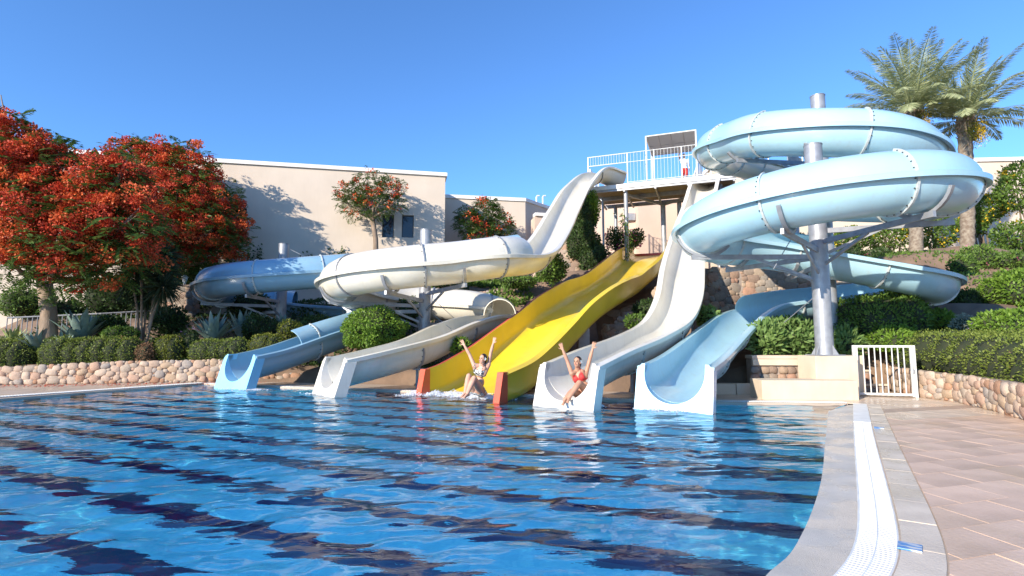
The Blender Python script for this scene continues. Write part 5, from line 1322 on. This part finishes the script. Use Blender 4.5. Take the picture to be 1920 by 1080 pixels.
flame_tree('young flame tree with thin crown beside two small dark windows', at(706,490,26.9), LOB3, 26.9, .13, at(697,405,26.9), 46, 620, pr=.22, pq=24, limbs=9, leaf_s=.10, shell=(.6,1.1))
LOB4 = [(880,420,24,0),(912,398,26,.2),(938,424,24,0),(900,440,26,-.2),(950,446,14,0),(872,402,14,.2),(918,384,12,0)]
flame_tree('green flame tree with few red blooms before the lower villa', at(908,500,30.5), LOB4, 30.5, .13, at(912,450,30.5), 34, 950, pr=.24, pq=24, leaf_s=.12, shell=(.7,1.1))

# palms
def palm(label, base, top, fl, n, seed):
    rs = np.random.default_rng(seed); root = thing('palm_tree', label, 'palm tree', base); H = top.z-base.z; dv = top-base
    P_ = [dv*t+V3(.05*math.sin(t*5),0,0) for t in np.linspace(-.05,1,34)]; rad = [.25+.13*max(0,.12-t)*8+.06*max(0,t-.9)*6+(.028 if i % 2 else 0) for i, t in enumerate(np.linspace(0,1,34))]
    MB().tube(P_, rad, 16).build('trunk', M_palmbark, root, True, 30)
    stub = MB(); 
    for i in range(46):
        a = 2.4*i; z = H-.9+1.0*i/46; r0 = .27; p = V3(dv.x+r0*math.cos(a), dv.y+r0*math.sin(a), z); stub.beam(p, p+V3(.14*math.cos(a), .14*math.sin(a), .22), .10, .03)
    stub.build('leaf_stubs', M_palmbark, root, kind='stuff')
    for i in range(n):
        f = i/n; az = 2.399*i+rs.uniform(-.25,.25); el = R_(88-92*f**1.1+rs.uniform(-7,7)); L = fl*rs.uniform(.85,1.1)*(.8+.2*math.sin(math.pi*min(1,f+.3)))
        ca, sa = math.cos(az), math.sin(az); K = 26; pts = []; p = np.array([0,0,H]); e_ = el; dl = L/K
        for k in range(K+1):
            pts.append(p.copy()); p = p+dl*np.array([ca*math.cos(e_), sa*math.cos(e_), math.sin(e_)]); e_ -= (.010+.045*(k/K)**1.6)*(1+.6*math.cos(el))
        pts = np.array(pts)+np.array([dv.x+.12*ca, dv.y+.12*sa, 0]); tg = unit(np.gradient(pts, axis=0)); sd_ = np.array([-sa, ca, 0.0]); nrm = unit(np.cross(sd_, tg))
        V = []
        ts = np.linspace(.14,1,100); idx_ = ts*K
        pos_ = np.stack([np.interp(idx_, np.arange(K+1), pts[:,j]) for j in range(3)], 1); tt_ = np.stack([np.interp(idx_, np.arange(K+1), tg[:,j]) for j in range(3)], 1); nn_ = np.stack([np.interp(idx_, np.arange(K+1), nrm[:,j]) for j in range(3)], 1)
        ll = .62*np.sin(np.pi*np.clip(.18+.78*ts,0,1))**.7*(fl/3.4)
        for sg in (-1,1):
            d = unit(sd_*sg*.85+tt_*.75+nn_*(.42+rs.normal(size=(100,1))*.12)*1.0+rs.normal(size=(100,3))*.06+np.array([0,0,-.06])); V.append(leaf_quads(pos_, d, ll*rs.uniform(.85,1.1,100), .030, up=nn_))
        # rachis as slim quads
        w = np.linspace(.05,.008,K+1)[:,None]; a_ = pts-sd_*w; b_ = pts+sd_*w; V.append(np.stack([a_[:-1], b_[:-1], b_[1:], a_[1:]], 1))
        quad_cloud('frond', np.concatenate(V), L_palm, parent=root)
    for i in range(4):
        a = -1.9+i*.75; c = np.array([dv.x+.45*math.cos(a), dv.y+.45*math.sin(a), H-.45]); k = 420; p = c+rs.normal(size=(k,3))*np.array([.13,.13,.26])-np.array([0,0,.15])
        quad_cloud('date_cluster', leaf_quads(p, unit(rs.normal(size=(k,3))+np.array([0,0,-1.5])), .09, .03), L_yel if i % 2 else L_hedge_y, parent=root, kind='stuff')
    return root
palm('palm whose bushy crown rises directly behind the topmost blue ring', at(1717,520,23.2), at(1712,212,23.4), 3.7, 42, 4)
palm('palm at the right with bare trunk and drooping date clusters', at(1812,500,23.0), at(1812,226,22.8), 3.3, 36, 9)

# fallen petals on the left terrace, and ground cover
k = 700; u_ = RNG.random(k); fx_ = -15.5+u_*7.5; fy_ = 16.42+(fx_+15.9)*.18-RNG.random(k)**1.5*1.0-.08
pet = quad_cloud('fallen_petals', leaf_quads(np.stack([fx_, fy_, np.full(k, Z_DECK+.006)], 1), unit(np.stack([RNG.normal(size=k), RNG.normal(size=k), np.full(k,.05)], 1)), .05, .04, up=np.tile(np.array([0,0,1.0]),(k,1))), L_red, kind='stuff')
tag(pet, 'scattered red petals on the paving below the left stone wall', 'petals')
k = 26000; gx_ = RNG.uniform(-20,-2,k); gy_ = RNG.uniform(17.9,26,k); gzv = terr(gx_, gy_)
pc_ = np.stack([gx_, gy_, gzv], 1); m_ = (np.sin(gx_*1.3)+np.sin(gy_*1.7+gx_) > -.9); pc_ = pc_[m_]
gc = quad_cloud('ground_cover', leaf_quads(pc_, unit(RNG.normal(size=pc_.shape)*.8+np.array([0,0,.8])), .16*RNG.uniform(.6,1.3,len(pc_)), .07), L_dark, kind='stuff'); tag(gc, 'dark low ground cover in the left garden bed', 'ground cover')
k = 12000; gx_ = RNG.uniform(-4.5,4.6,k); gy_ = RNG.uniform(22.3,28.5,k); m_ = slide_floor(gx_, gy_) > 50; gx_, gy_ = gx_[m_], gy_[m_]
pc_ = np.stack([gx_, gy_, terr(gx_, gy_)+RNG.random(len(gx_))*.15], 1)
gc = quad_cloud('ground_cover', leaf_quads(pc_, unit(RNG.normal(size=pc_.shape)*.8+np.array([0,-.3,.8])), .20*RNG.uniform(.6,1.3,len(pc_)), .10), L_mid, kind='stuff'); tag(gc, 'green creeping ground cover on the bank behind the white tube', 'ground cover')
k = 16000; gx_ = RNG.uniform(11,26,k); gy_ = RNG.uniform(17.5,29,k); m_ = np.sin(gx_*1.1+2)+np.sin(gy_*1.3+gx_*.6) > .1; gx_, gy_ = gx_[m_], gy_[m_]
pc_ = np.stack([gx_, gy_, terr(gx_, gy_)], 1)
gc = quad_cloud('ground_cover', leaf_quads(pc_, unit(RNG.normal(size=pc_.shape)*.8+np.array([0,0,.8])), .16*RNG.uniform(.6,1.3,len(pc_)), .06), L_mid, kind='stuff'); tag(gc, 'short green ground cover on the terrace below the palms', 'ground cover')
# ------------------------------------------------------------------ people
M_skin = mat('peach_skin', (.62,.36,.25), .45, (.56,.31,.21), 9, spec=.4)  # plain peach skin tone with faint mottling
M_skin2 = mat('tanned_skin', (.50,.27,.17), .45, (.45,.235,.15), 9, spec=.4)
M_skin3 = mat('dark_skin', (.10,.055,.035), .5)
M_hair = mat('wet_dark_hair', (.018,.012,.010), .3, (.035,.02,.015), 30, stretch=(1,1,6))
M_redbik = mat('red_swimwear', (.62,.045,.04), .7, (.48,.03,.03), 60)
M_print = mat('black_white_print', (.03,.035,.04), .7, (.75,.74,.70), 26, mix=(.47,.53), detail=2)
M_petal_w = mat('white_flower_petal', (.85,.83,.70), .6)
M_lip = mat('lips', (.45,.12,.10), .4); M_eye = mat('dark_eye', (.02,.015,.012), .2); M_brow = mat('dark_brow', (.05,.03,.02), .8); M_ink = mat('tattoo_ink', (.06,.07,.08), .8)
M_tee = mat('white_shirt', (.75,.74,.72), .9); M_shorts = mat('red_shorts', (.60,.05,.04), .9)

KB = 1.0
def capsule(bm, a, b, ra, rb, n=12):
    ra *= KB; rb *= KB; a, b = Vector(a), Vector(b); d = b-a; L = d.length
    if L < 1e-5: return
    z = d/L; x = z.orthogonal().normalized(); y = z.cross(x); rings = []
    prof = [(-math.sin(t)*ra, math.cos(t)*ra) for t in np.linspace(math.pi/2*.96, 0, 4)]+[(L+math.sin(t)*rb, math.cos(t)*rb) for t in np.linspace(0, math.pi/2*.96, 4)]
    for h, r in prof: rings.append([bm.verts.new(a+z*h+(x*math.cos(2*math.pi*k/n)+y*math.sin(2*math.pi*k/n))*r) for k in range(n)])
    for p, q in zip(rings[:-1], rings[1:]):
        for k in range(n): bm.faces.new((p[k], p[(k+1) % n], q[(k+1) % n], q[k]))
    bm.faces.new(rings[0][::-1]); bm.faces.new(rings[-1])
def ellipsoid(bm, c, r, M=None, sub=2):
    res = bmesh.ops.create_icosphere(bm, subdivisions=sub, radius=1)
    for v in res['verts']:
        p = Vector((v.co.x*r[0], v.co.y*r[1], v.co.z*r[2])); v.co = Vector(c)+((M @ p) if M else p)
def basis(fwd, up):
    """columns: right, forward, up"""
    f = Vector(fwd).normalized(); r = f.cross(Vector(up)).normalized(); u = r.cross(f); return Matrix((r, f, u)).transposed()
def remesh(bm, name, m, voxel, smooth=4):
    me = bpy.data.meshes.new(name); bm.to_mesh(me); bm.free(); o = bpy.data.objects.new(name, me); COL.objects.link(o)
    r = o.modifiers.new('r', 'REMESH'); r.mode = 'VOXEL'; r.voxel_size = voxel
    s_ = o.modifiers.new('s', 'SMOOTH'); s_.factor = .5; s_.iterations = smooth
    dg = bpy.context.evaluated_depsgraph_get(); me2 = bpy.data.meshes.new_from_object(o.evaluated_get(dg)); bpy.data.objects.remove(o)
    me2.materials.clear(); me2.materials.append(m); me2.shade_smooth(); me2.name = name; return me2
def hand(bm, wrist, direction, palm_n, side, s=1.0):
    """open relaxed hand: palm, four fingers of different lengths with a bend each, thumb from the side"""
    d = Vector(direction).normalized(); n = (Vector(palm_n)-d*Vector(palm_n).dot(d)).normalized(); x = d.cross(n)*side
    w = Vector(wrist)
    for k, o in enumerate((-.028,-.010,.010,.028)): capsule(bm, w+d*.01+x*o*.55, w+d*.085*s+x*o, .013, .0115, 8)
    for o, L, sp_ in ((-.030,.062,-.20),(-.010,.076,-.06),(.011,.080,.07),(.031,.070,.22)):
        b0 = w+d*.085*s+x*o; dd = (d+x*sp_+n*.10).normalized(); m_ = b0+dd*L*.5; dd2 = (dd+n*.30).normalized(); capsule(bm, b0, m_, .0105, .0095, 8); capsule(bm, m_, m_+dd2*L*.5, .0095, .0075, 8)
    b0 = w+d*.025+x*.028; m_ = b0+(d*.6+x*.8+n*.2).normalized()*.038; capsule(bm, b0, m_, .013, .0115, 8); capsule(bm, m_, m_+(d*.85+x*.45+n*.2).normalized()*.034, .0115, .0085, 8)
def foot(bm, ankle, direction, up, s=1.0):
    d = Vector(direction).normalized(); u = Vector(up).normalized(); a = Vector(ankle); x = d.cross(u)
    heel = a-d*.035-u*.055; ball = a+d*.13-u*.065
    capsule(bm, a, heel, .034, .030, 10); capsule(bm, a-u*.01, ball, .036, .024, 10); capsule(bm, heel, ball, .028, .026, 10)
    for i, o in enumerate((-.028,-.014,0,.014,.028)): capsule(bm, ball+x*o*.9, ball+d*(.058-.006*abs(i-1))+x*o*1.05-u*.006, .012, .0085, 6)
def head_geo(bm, c, M, s=1.0):
    """M columns right, forward, up; c is the head centre"""
    c = Vector(c); L = lambda x, y, z: c+M @ Vector((x*s, y*s, z*s))
    ellipsoid(bm, L(0,-.012,.030), (.074*s,.092*s,.088*s), M, 3); ellipsoid(bm, L(0,.018,-.035), (.060*s,.066*s,.080*s), M, 3); ellipsoid(bm, L(0,.048,-.088), (.030*s,.026*s,.022*s), M)
    capsule(bm, L(0,.080,.006), L(0,.104,-.030), .009*s, .0135*s, 8)
    for sx in (-1,1):
        ellipsoid(bm, L(.034*sx,.062,-.026), (.020*s,.018*s,.018*s), M); ellipsoid(bm, L(.076*sx,-.008,-.012), (.010*s,.020*s,.032*s), M)
    ellipsoid(bm, L(0,.078,-.056), (.022*s,.012*s,.012*s), M); ellipsoid(bm, L(0,.072,.026), (.046*s,.016*s,.012*s), M)
    return L

def woman(label, J, face_to, palm_n, skin, swim, one_piece=False, tattoo=False):
    root = thing('person', label, 'person', J['hips']); O_ = Vector(J['hips']); G = {k: Vector(v)-O_ for k, v in J.items()}
    up = (G['chest']-G['hips']).normalized(); fw0 = Vector(face_to['body']); B_ = basis((fw0-up*fw0.dot(up)), up); rgt = B_.col[0]; fw = B_.col[1]
    bm = bmesh.new()
    # torso
    global KB; KB = 1.16
    waist = G['hips'].lerp(G['chest'], .45)
    ellipsoid(bm, G['hips']+up*.02, (.180,.130,.125), B_, 3); ellipsoid(bm, waist, (.130,.098,.135), B_, 3); ellipsoid(bm, G['chest'], (.150,.108,.150), B_, 3); ellipsoid(bm, G['chest']+up*.10, (.145,.070,.075), B_, 3)
    for sx in (-1,1): ellipsoid(bm, G['chest']+rgt*.068*sx+fw*.070+up*.0, (.068,.062,.066), B_, 3); ellipsoid(bm, G['hips']+rgt*.085*sx-fw*.05-up*.045, (.105,.108,.095), B_, 3)
    neck0 = G['chest']+up*.15; H = G['head']
    capsule(bm, neck0-up*.03, H-Vector((0,0,.05)), .052, .046, 14)
    for sd_, sx in (('l',-1),('r',1)):
        sh = G['sh_'+sd_]; el = G['el_'+sd_]; wr = G['wr_'+sd_]
        capsule(bm, neck0-up*.01, sh, .042, .048, 12); capsule(bm, sh, el, .045, .034, 12); capsule(bm, el, el.lerp(wr, .35), .034, .036, 12); capsule(bm, el.lerp(wr, .35), wr, .036, .023, 12)
        capsule(bm, G['chest']+rgt*sx*.10-up*.03, sh, .06, .046, 12)
        KB = 1.0; hand(bm, wr, (wr-el), palm_n, sx*-1); KB = 1.16
        hp = G['hips']+rgt*sx*.085-up*.02; kn = G['kn_'+sd_]; an = G['an_'+sd_]
        capsule(bm, hp, hp.lerp(kn,.4), .088, .082, 14); capsule(bm, hp.lerp(kn,.4), kn, .082, .054, 14); capsule(bm, kn, kn.lerp(an,.3), .052, .055, 14); capsule(bm, kn.lerp(an,.3)-(0*fw), an, .055, .034, 14)
        ellipsoid(bm, kn.lerp(an,.28)-fw*.02, (.048,.05,.08), basis((kn-an).cross(rgt), (kn-an)), 2)
        KB = 1.0; foot(bm, an, face_to['feet'], face_to.get('footup', (0,-.45,.9))); KB = 1.16
    KB = 1.0
    hf = Vector(face_to['head']).normalized(); HM = basis(hf, Vector(face_to.get('headup', (0,0,1)))); L = head_geo(bm, H, HM)
    me = remesh(bm, 'body', skin, .0075, 5); body = link('body', me, root)
    # swimwear: shells lifted a little off the body
    def shell(name, test, m, off=.006):
        vs = np.empty(len(me.vertices)*3, np.float32); me.vertices.foreach_get('co', vs); vs = vs.reshape(-1,3)
        nr = np.empty(len(me.vertices)*3, np.float32); me.vertex_normals.foreach_get('vector', nr); nr = nr.reshape(-1,3)
        ok = test(vs); faces = [tuple(f.vertices) for f in me.polygons if all(ok[i] for i in f.vertices)]
        if not faces: return
        used = sorted({i for f in faces for i in f}); mp = {i: k for k, i in enumerate(used)}
        mb = MB(); mb.add([tuple(vs[i]+nr[i]*off) for i in used]+[tuple(vs[i]-nr[i]*.002) for i in used], [tuple(mp[i] for i in f) for f in faces])
        return mb.build(name, m, root, True, 180)
    R3, F3, U3, C3, H3 = (np.array(x) for x in (rgt, fw, up, G['chest'], G['hips']))
    def top(v):
        d = v-C3; x, y, z = d@R3, d@F3, d@U3
        cup = (np.abs(np.abs(x)-.066) < .066-.35*np.clip(z-.0,0,.1)) & (y > .03) & (z > -.075) & (z < .10-.55*np.abs(np.abs(x)-.075)) & (np.abs(x) < .15)
        if one_piece: cup = (np.abs(np.abs(x)-.062) < .072) & (y > .0) & (z > -.08) & (z < .06)
        band = (z > -.085) & (z < -.055) & (np.abs(x) < .16) & (np.abs(y) < .16)
        strap = (np.abs(np.abs(x)-(.075+.1*np.clip(z-.05,0,.1))) < .009) & (z > .03) & (z < .21)
        return (cup | band | strap) & (y < .155) & (np.abs(x) < .17)
    def bottom(v):
        d = v-H3; x, y, z = d@R3, d@F3, d@U3
        hi = .135 if one_piece else .045
        return (z < hi) & (z > -.14+.42*np.abs(x)) & (np.abs(x) < .185) & (y < .118) & (y > -.22)
    shell('bikini_top', top, swim); shell('bikini_bottom', bottom, swim, .007)
    # hair, face and flower
    bm = bmesh.new(); ellipsoid(bm, L(0,-.024,.040), (.082,.094,.090), HM, 3); ellipsoid(bm, L(0,-.07,-.03), (.062,.05,.09), HM, 2)
    capsule(bm, L(.03,-.075,-.06), L(.05,-.085,-.17), .045, .02, 10); capsule(bm, L(0,-.085,-.05), L(.01,-.10,-.17), .05, .025, 10)
    hm = bpy.data.meshes.new('hair'); 
    fwd_, upv, rv = HM.col[1], HM.col[2], HM.col[0]
    dele = [v for v in bm.verts if (v.co-H).dot(fwd_) > .050-.25*max(0,(v.co-H).dot(upv)-.06) and (v.co-H).dot(upv) < .086]
    bmesh.ops.delete(bm, geom=dele, context='VERTS'); bm.to_mesh(hm); bm.free(); hm.materials.append(M_hair); hm.shade_smooth(); link('hair', hm, root)
    for sx in (-1,1):
        b2 = bmesh.new(); ellipsoid(b2, L(.030*sx,.0795,.002), (.0115,.006,.0065), HM, 2); m2 = bpy.data.meshes.new('eye'); b2.to_mesh(m2); b2.free(); m2.materials.append(M_eye); m2.shade_smooth(); link('eye', m2, root)
        b2 = bmesh.new(); capsule(b2, L(.016*sx,.086,.022), L(.046*sx,.074,.024), .004, .003, 6); m2 = bpy.data.meshes.new('eyebrow'); b2.to_mesh(m2); b2.free(); m2.materials.append(M_brow); link('eyebrow', m2, root)
    b2 = bmesh.new(); ellipsoid(b2, L(0,.0885,-.054), (.023,.006,.0075), HM, 2); m2 = bpy.data.meshes.new('mouth'); b2.to_mesh(m2); b2.free(); m2.materials.append(M_lip); m2.shade_smooth(); link('mouth', m2, root)
    fl = MB(); c = L(.086,.02,.012) if face_to.get('flower', 1) > 0 else L(-.086,.02,.012); nrm_ = (c-H).normalized(); t1_ = nrm_.orthogonal().normalized(); t2_ = nrm_.cross(t1_)
    for k in range(5):
        a = k*1.2566; d = t1_*math.cos(a)+t2_*math.sin(a); e_ = t1_*-math.sin(a)+t2_*math.cos(a)
        fl.add([c, c+d*.022+e_*.016+nrm_*.008, c+d*.044+nrm_*.014, c+d*.022-e_*.016+nrm_*.008], [(0,1,2,3)])
    fl.build('hair_flower', M_petal_w, root)
    if tattoo:
        el, wr = G['el_r'], G['wr_r']; tb_ = MB(); ax = (wr-el).normalized()
        for k in range(14):
            p = el.lerp(wr, RNG.uniform(.15,.9)); a = RNG.uniform(0,6.28); o = ax.orthogonal().normalized(); o2 = ax.cross(o); n_ = o*math.cos(a)+o2*math.sin(a); t_ = ax.cross(n_)
            r_ = .037-.014*((p-el).length/(wr-el).length); q_ = p+n_*(r_+.0015); w_ = RNG.uniform(.006,.014); h_ = RNG.uniform(.008,.02)
            tb_.add([q_-t_*w_-ax*h_, q_+t_*w_-ax*h_, q_+t_*w_+ax*h_, q_-t_*w_+ax*h_], [(0,1,2,3)])
        tb_.build('tattoo', M_ink, root, kind='stuff')
    return root

def lim(a, b, L):
    """b moved so that the segment a-b has length L"""
    a, b = Vector(a), Vector(b); return a+(b-a).normalized()*L
def pose(hips, chest, head, sh, el, wr, kn, an):
    J = dict(hips=hips, chest=chest, head=head)
    for s_, i in (('l',0),('r',1)):
        J['sh_'+s_] = Vector(sh[i]); J['el_'+s_] = lim(sh[i], el[i], .285); J['wr_'+s_] = lim(J['el_'+s_], wr[i], .245); J['kn_'+s_] = Vector(kn[i]); J['an_'+s_] = Vector(an[i])
    return J
# woman on the yellow slide; body right is image left
D0 = 12.75
hips = at(897,727,D0+.05); hips.z = .20
J = pose(hips, at(901,697,D0-.02), at(905,673,D0-.08), [at(916,684,D0+.02), at(889,685,D0-.06)], [at(920,663,D0+.0), at(880,664,D0-.02)], [at(925,644,D0-.05), at(870,646,D0-.03)],
         [at(889,709,D0-.42), at(879,705,D0-.38)], [at(877,737,D0-.66), at(872,736,D0-.60)])
woman('woman in black and white print bikini sitting on the yellow slide, arms raised', J, dict(body=(-.55,-.80,.05), head=(-.62,-.75,.10), headup=(.15,0,1), feet=(-.5,-.85,-.15), flower=-1), (-.35,-.9,.1), M_skin, M_print, one_piece=True)
# woman on the white slide
D1 = 11.42
hips = at(1100,741,D1+.05); hips.z = max(.19, hips.z)
J = pose(hips, at(1087,707,D1+.04), at(1082.5,679,D1-.05), [at(1099,699,D1+.05), at(1072,700,D1-.03)], [at(1107,670,D1+.03), at(1062,672,D1+.0)], [at(1113,648,D1), at(1053,650,D1)],
         [at(1086,718,D1-.38), at(1073,734,D1-.36)], [at(1068,744,D1-.52), at(1059,749,D1-.48)])
woman('woman in red bikini sitting at the end of white straight slide, arms raised', J, dict(body=(-.42,-.90,.05), head=(-.52,-.84,.10), feet=(-.35,-.9,-.2), flower=-1), (-.2,-.97,.1), M_skin2, M_redbik, tattoo=True)
# lifeguard on the platform
D2 = 27.7; b0 = at(1284,340,D2); b0.z = ZP+.02
g = thing('person', 'person in white shirt and red shorts standing under the platform canopy', 'person', b0)
bm = bmesh.new(); ellipsoid(bm, (0,0,.95), (.17,.12,.13)); ellipsoid(bm, (0,0,1.12), (.15,.10,.16)); ellipsoid(bm, (0,0,1.32), (.19,.12,.17))
for sx in (-1,1):
    capsule(bm, (.09*sx,0,.92), (.10*sx,-.02,.50), .085, .06); capsule(bm, (.10*sx,-.02,.50), (.10*sx,0,.09), .06, .038); foot(bm, (.10*sx,0,.075), (0,-1,0), (0,0,1))
capsule(bm, (0,0,1.40), (0,-.01,1.58), .06, .055); HMg = basis((-.2,-1,0),(0,0,1)); Lg = head_geo(bm, (0,-.01,1.67), HMg)
capsule(bm, (-.20,0,1.44), (-.30,-.05,1.68), .05, .04); capsule(bm, (-.30,-.05,1.68), (-.22,-.08,1.93), .04, .028); hand(bm, (-.22,-.08,1.93), (.2,0,1), (0,-1,0), 1)
capsule(bm, (.20,0,1.44), (.25,-.02,1.15), .05, .04); capsule(bm, (.25,-.02,1.15), (.24,-.10,.92), .04, .028); hand(bm, (.24,-.10,.92), (0,-.2,-1), (-1,0,0), 1)
meg = remesh(bm, 'body', M_skin3, .011, 4); link('body', meg, g)
def gshell(name, test, m, off):
    vs = np.array([v.co for v in meg.vertices]); nr = np.array([v.vector for v in meg.vertex_normals]); ok = test(vs)
    F_ = [tuple(f.vertices) for f in meg.polygons if all(ok[i] for i in f.vertices)]; us = sorted({i for f in F_ for i in f}); mp = {i: k for k, i in enumerate(us)}
    MB().add([tuple(vs[i]+nr[i]*off) for i in us], [tuple(mp[i] for i in f) for f in F_]).build(name, m, g, True, 180)
gshell('shirt', lambda v: (v[:,2] > .93) & (v[:,2] < 1.50) & (np.abs(v[:,0]) < .24) & (np.abs(v[:,1]) < .3), M_tee, .014)
gshell('shorts', lambda v: (v[:,2] > .56) & (v[:,2] < .97) & (np.abs(v[:,0]) < .21), M_shorts, .02)
b2 = bmesh.new(); ellipsoid(b2, Lg(0,-.02,.045), (.083,.095,.088), HMg, 3); bmesh.ops.delete(b2, geom=[v for v in b2.verts if v.co.z < 1.69 and v.co.y < -.03], context='VERTS'); m2 = bpy.data.meshes.new('hair'); b2.to_mesh(m2); b2.free(); m2.materials.append(M_hair); m2.shade_smooth(); link('hair', m2, g)

# ------------------------------------------------------------------ splashes where the slides enter the water
M_foam = mat('white_water_foam', (.86,.88,.90), .35)
def splash(label, pts, n, spread_, h):
    V = []; 
    for (p, k) in pts:
        q = np.array(p)+RNG.normal(size=(int(n*k),3))*np.array([spread_, spread_*.6, 0]); q[:,2] = np.abs(RNG.normal(size=len(q)))*h*np.exp(-((q[:,0]-p[0])/spread_)**2*.5)+.004
        V.append(q)
    q = np.concatenate(V); mb = []; s_ = .005+.026*RNG.random(len(q))**2.2
    tet = unit(np.array([[1,1,1],[-1,-1,1],[-1,1,-1],[1,-1,-1]], float)); fs = [(0,2,1),(0,1,3),(0,3,2),(1,2,3)]
    Vt = q[:,None,None,:]+tet[np.array(fs)][None]*s_[:,None,None,None]*np.array([1.3,1.3,.8]); Vt = Vt.reshape(-1,3,3)
    o = quad_cloud('splash_foam', Vt, M_foam, kind='stuff', ngon=3); tag(o, label, 'splash'); return o
g0 = lambda u, v: tuple(gp(u, v))
splash('white splash along the foot of the yellow slide', [(g0(780,741),1),(g0(815,741),1),(g0(850,742),1),(g0(878,744),1.4),(g0(905,746),1),(g0(930,748),.7)], 900, .17, .05)
splash('white splash round the feet of woman in red bikini', [(g0(1062,760),1.4),(g0(1085,762),1),(g0(1040,760),.6),(g0(1105,762),.5)], 800, .14, .045)
splash('faint foam at the mouth of the right blue slide', [(g0(1240,768),1),(g0(1275,769),1)], 200, .2, .012)
splash('faint foam at the mouth of the white spiral slide', [(g0(605,738),1),(g0(640,740),1)], 180, .22, .012)
splash('faint foam at the mouth of the left blue slide', [(g0(440,729),1),(g0(470,731),1)], 180, .2, .012)
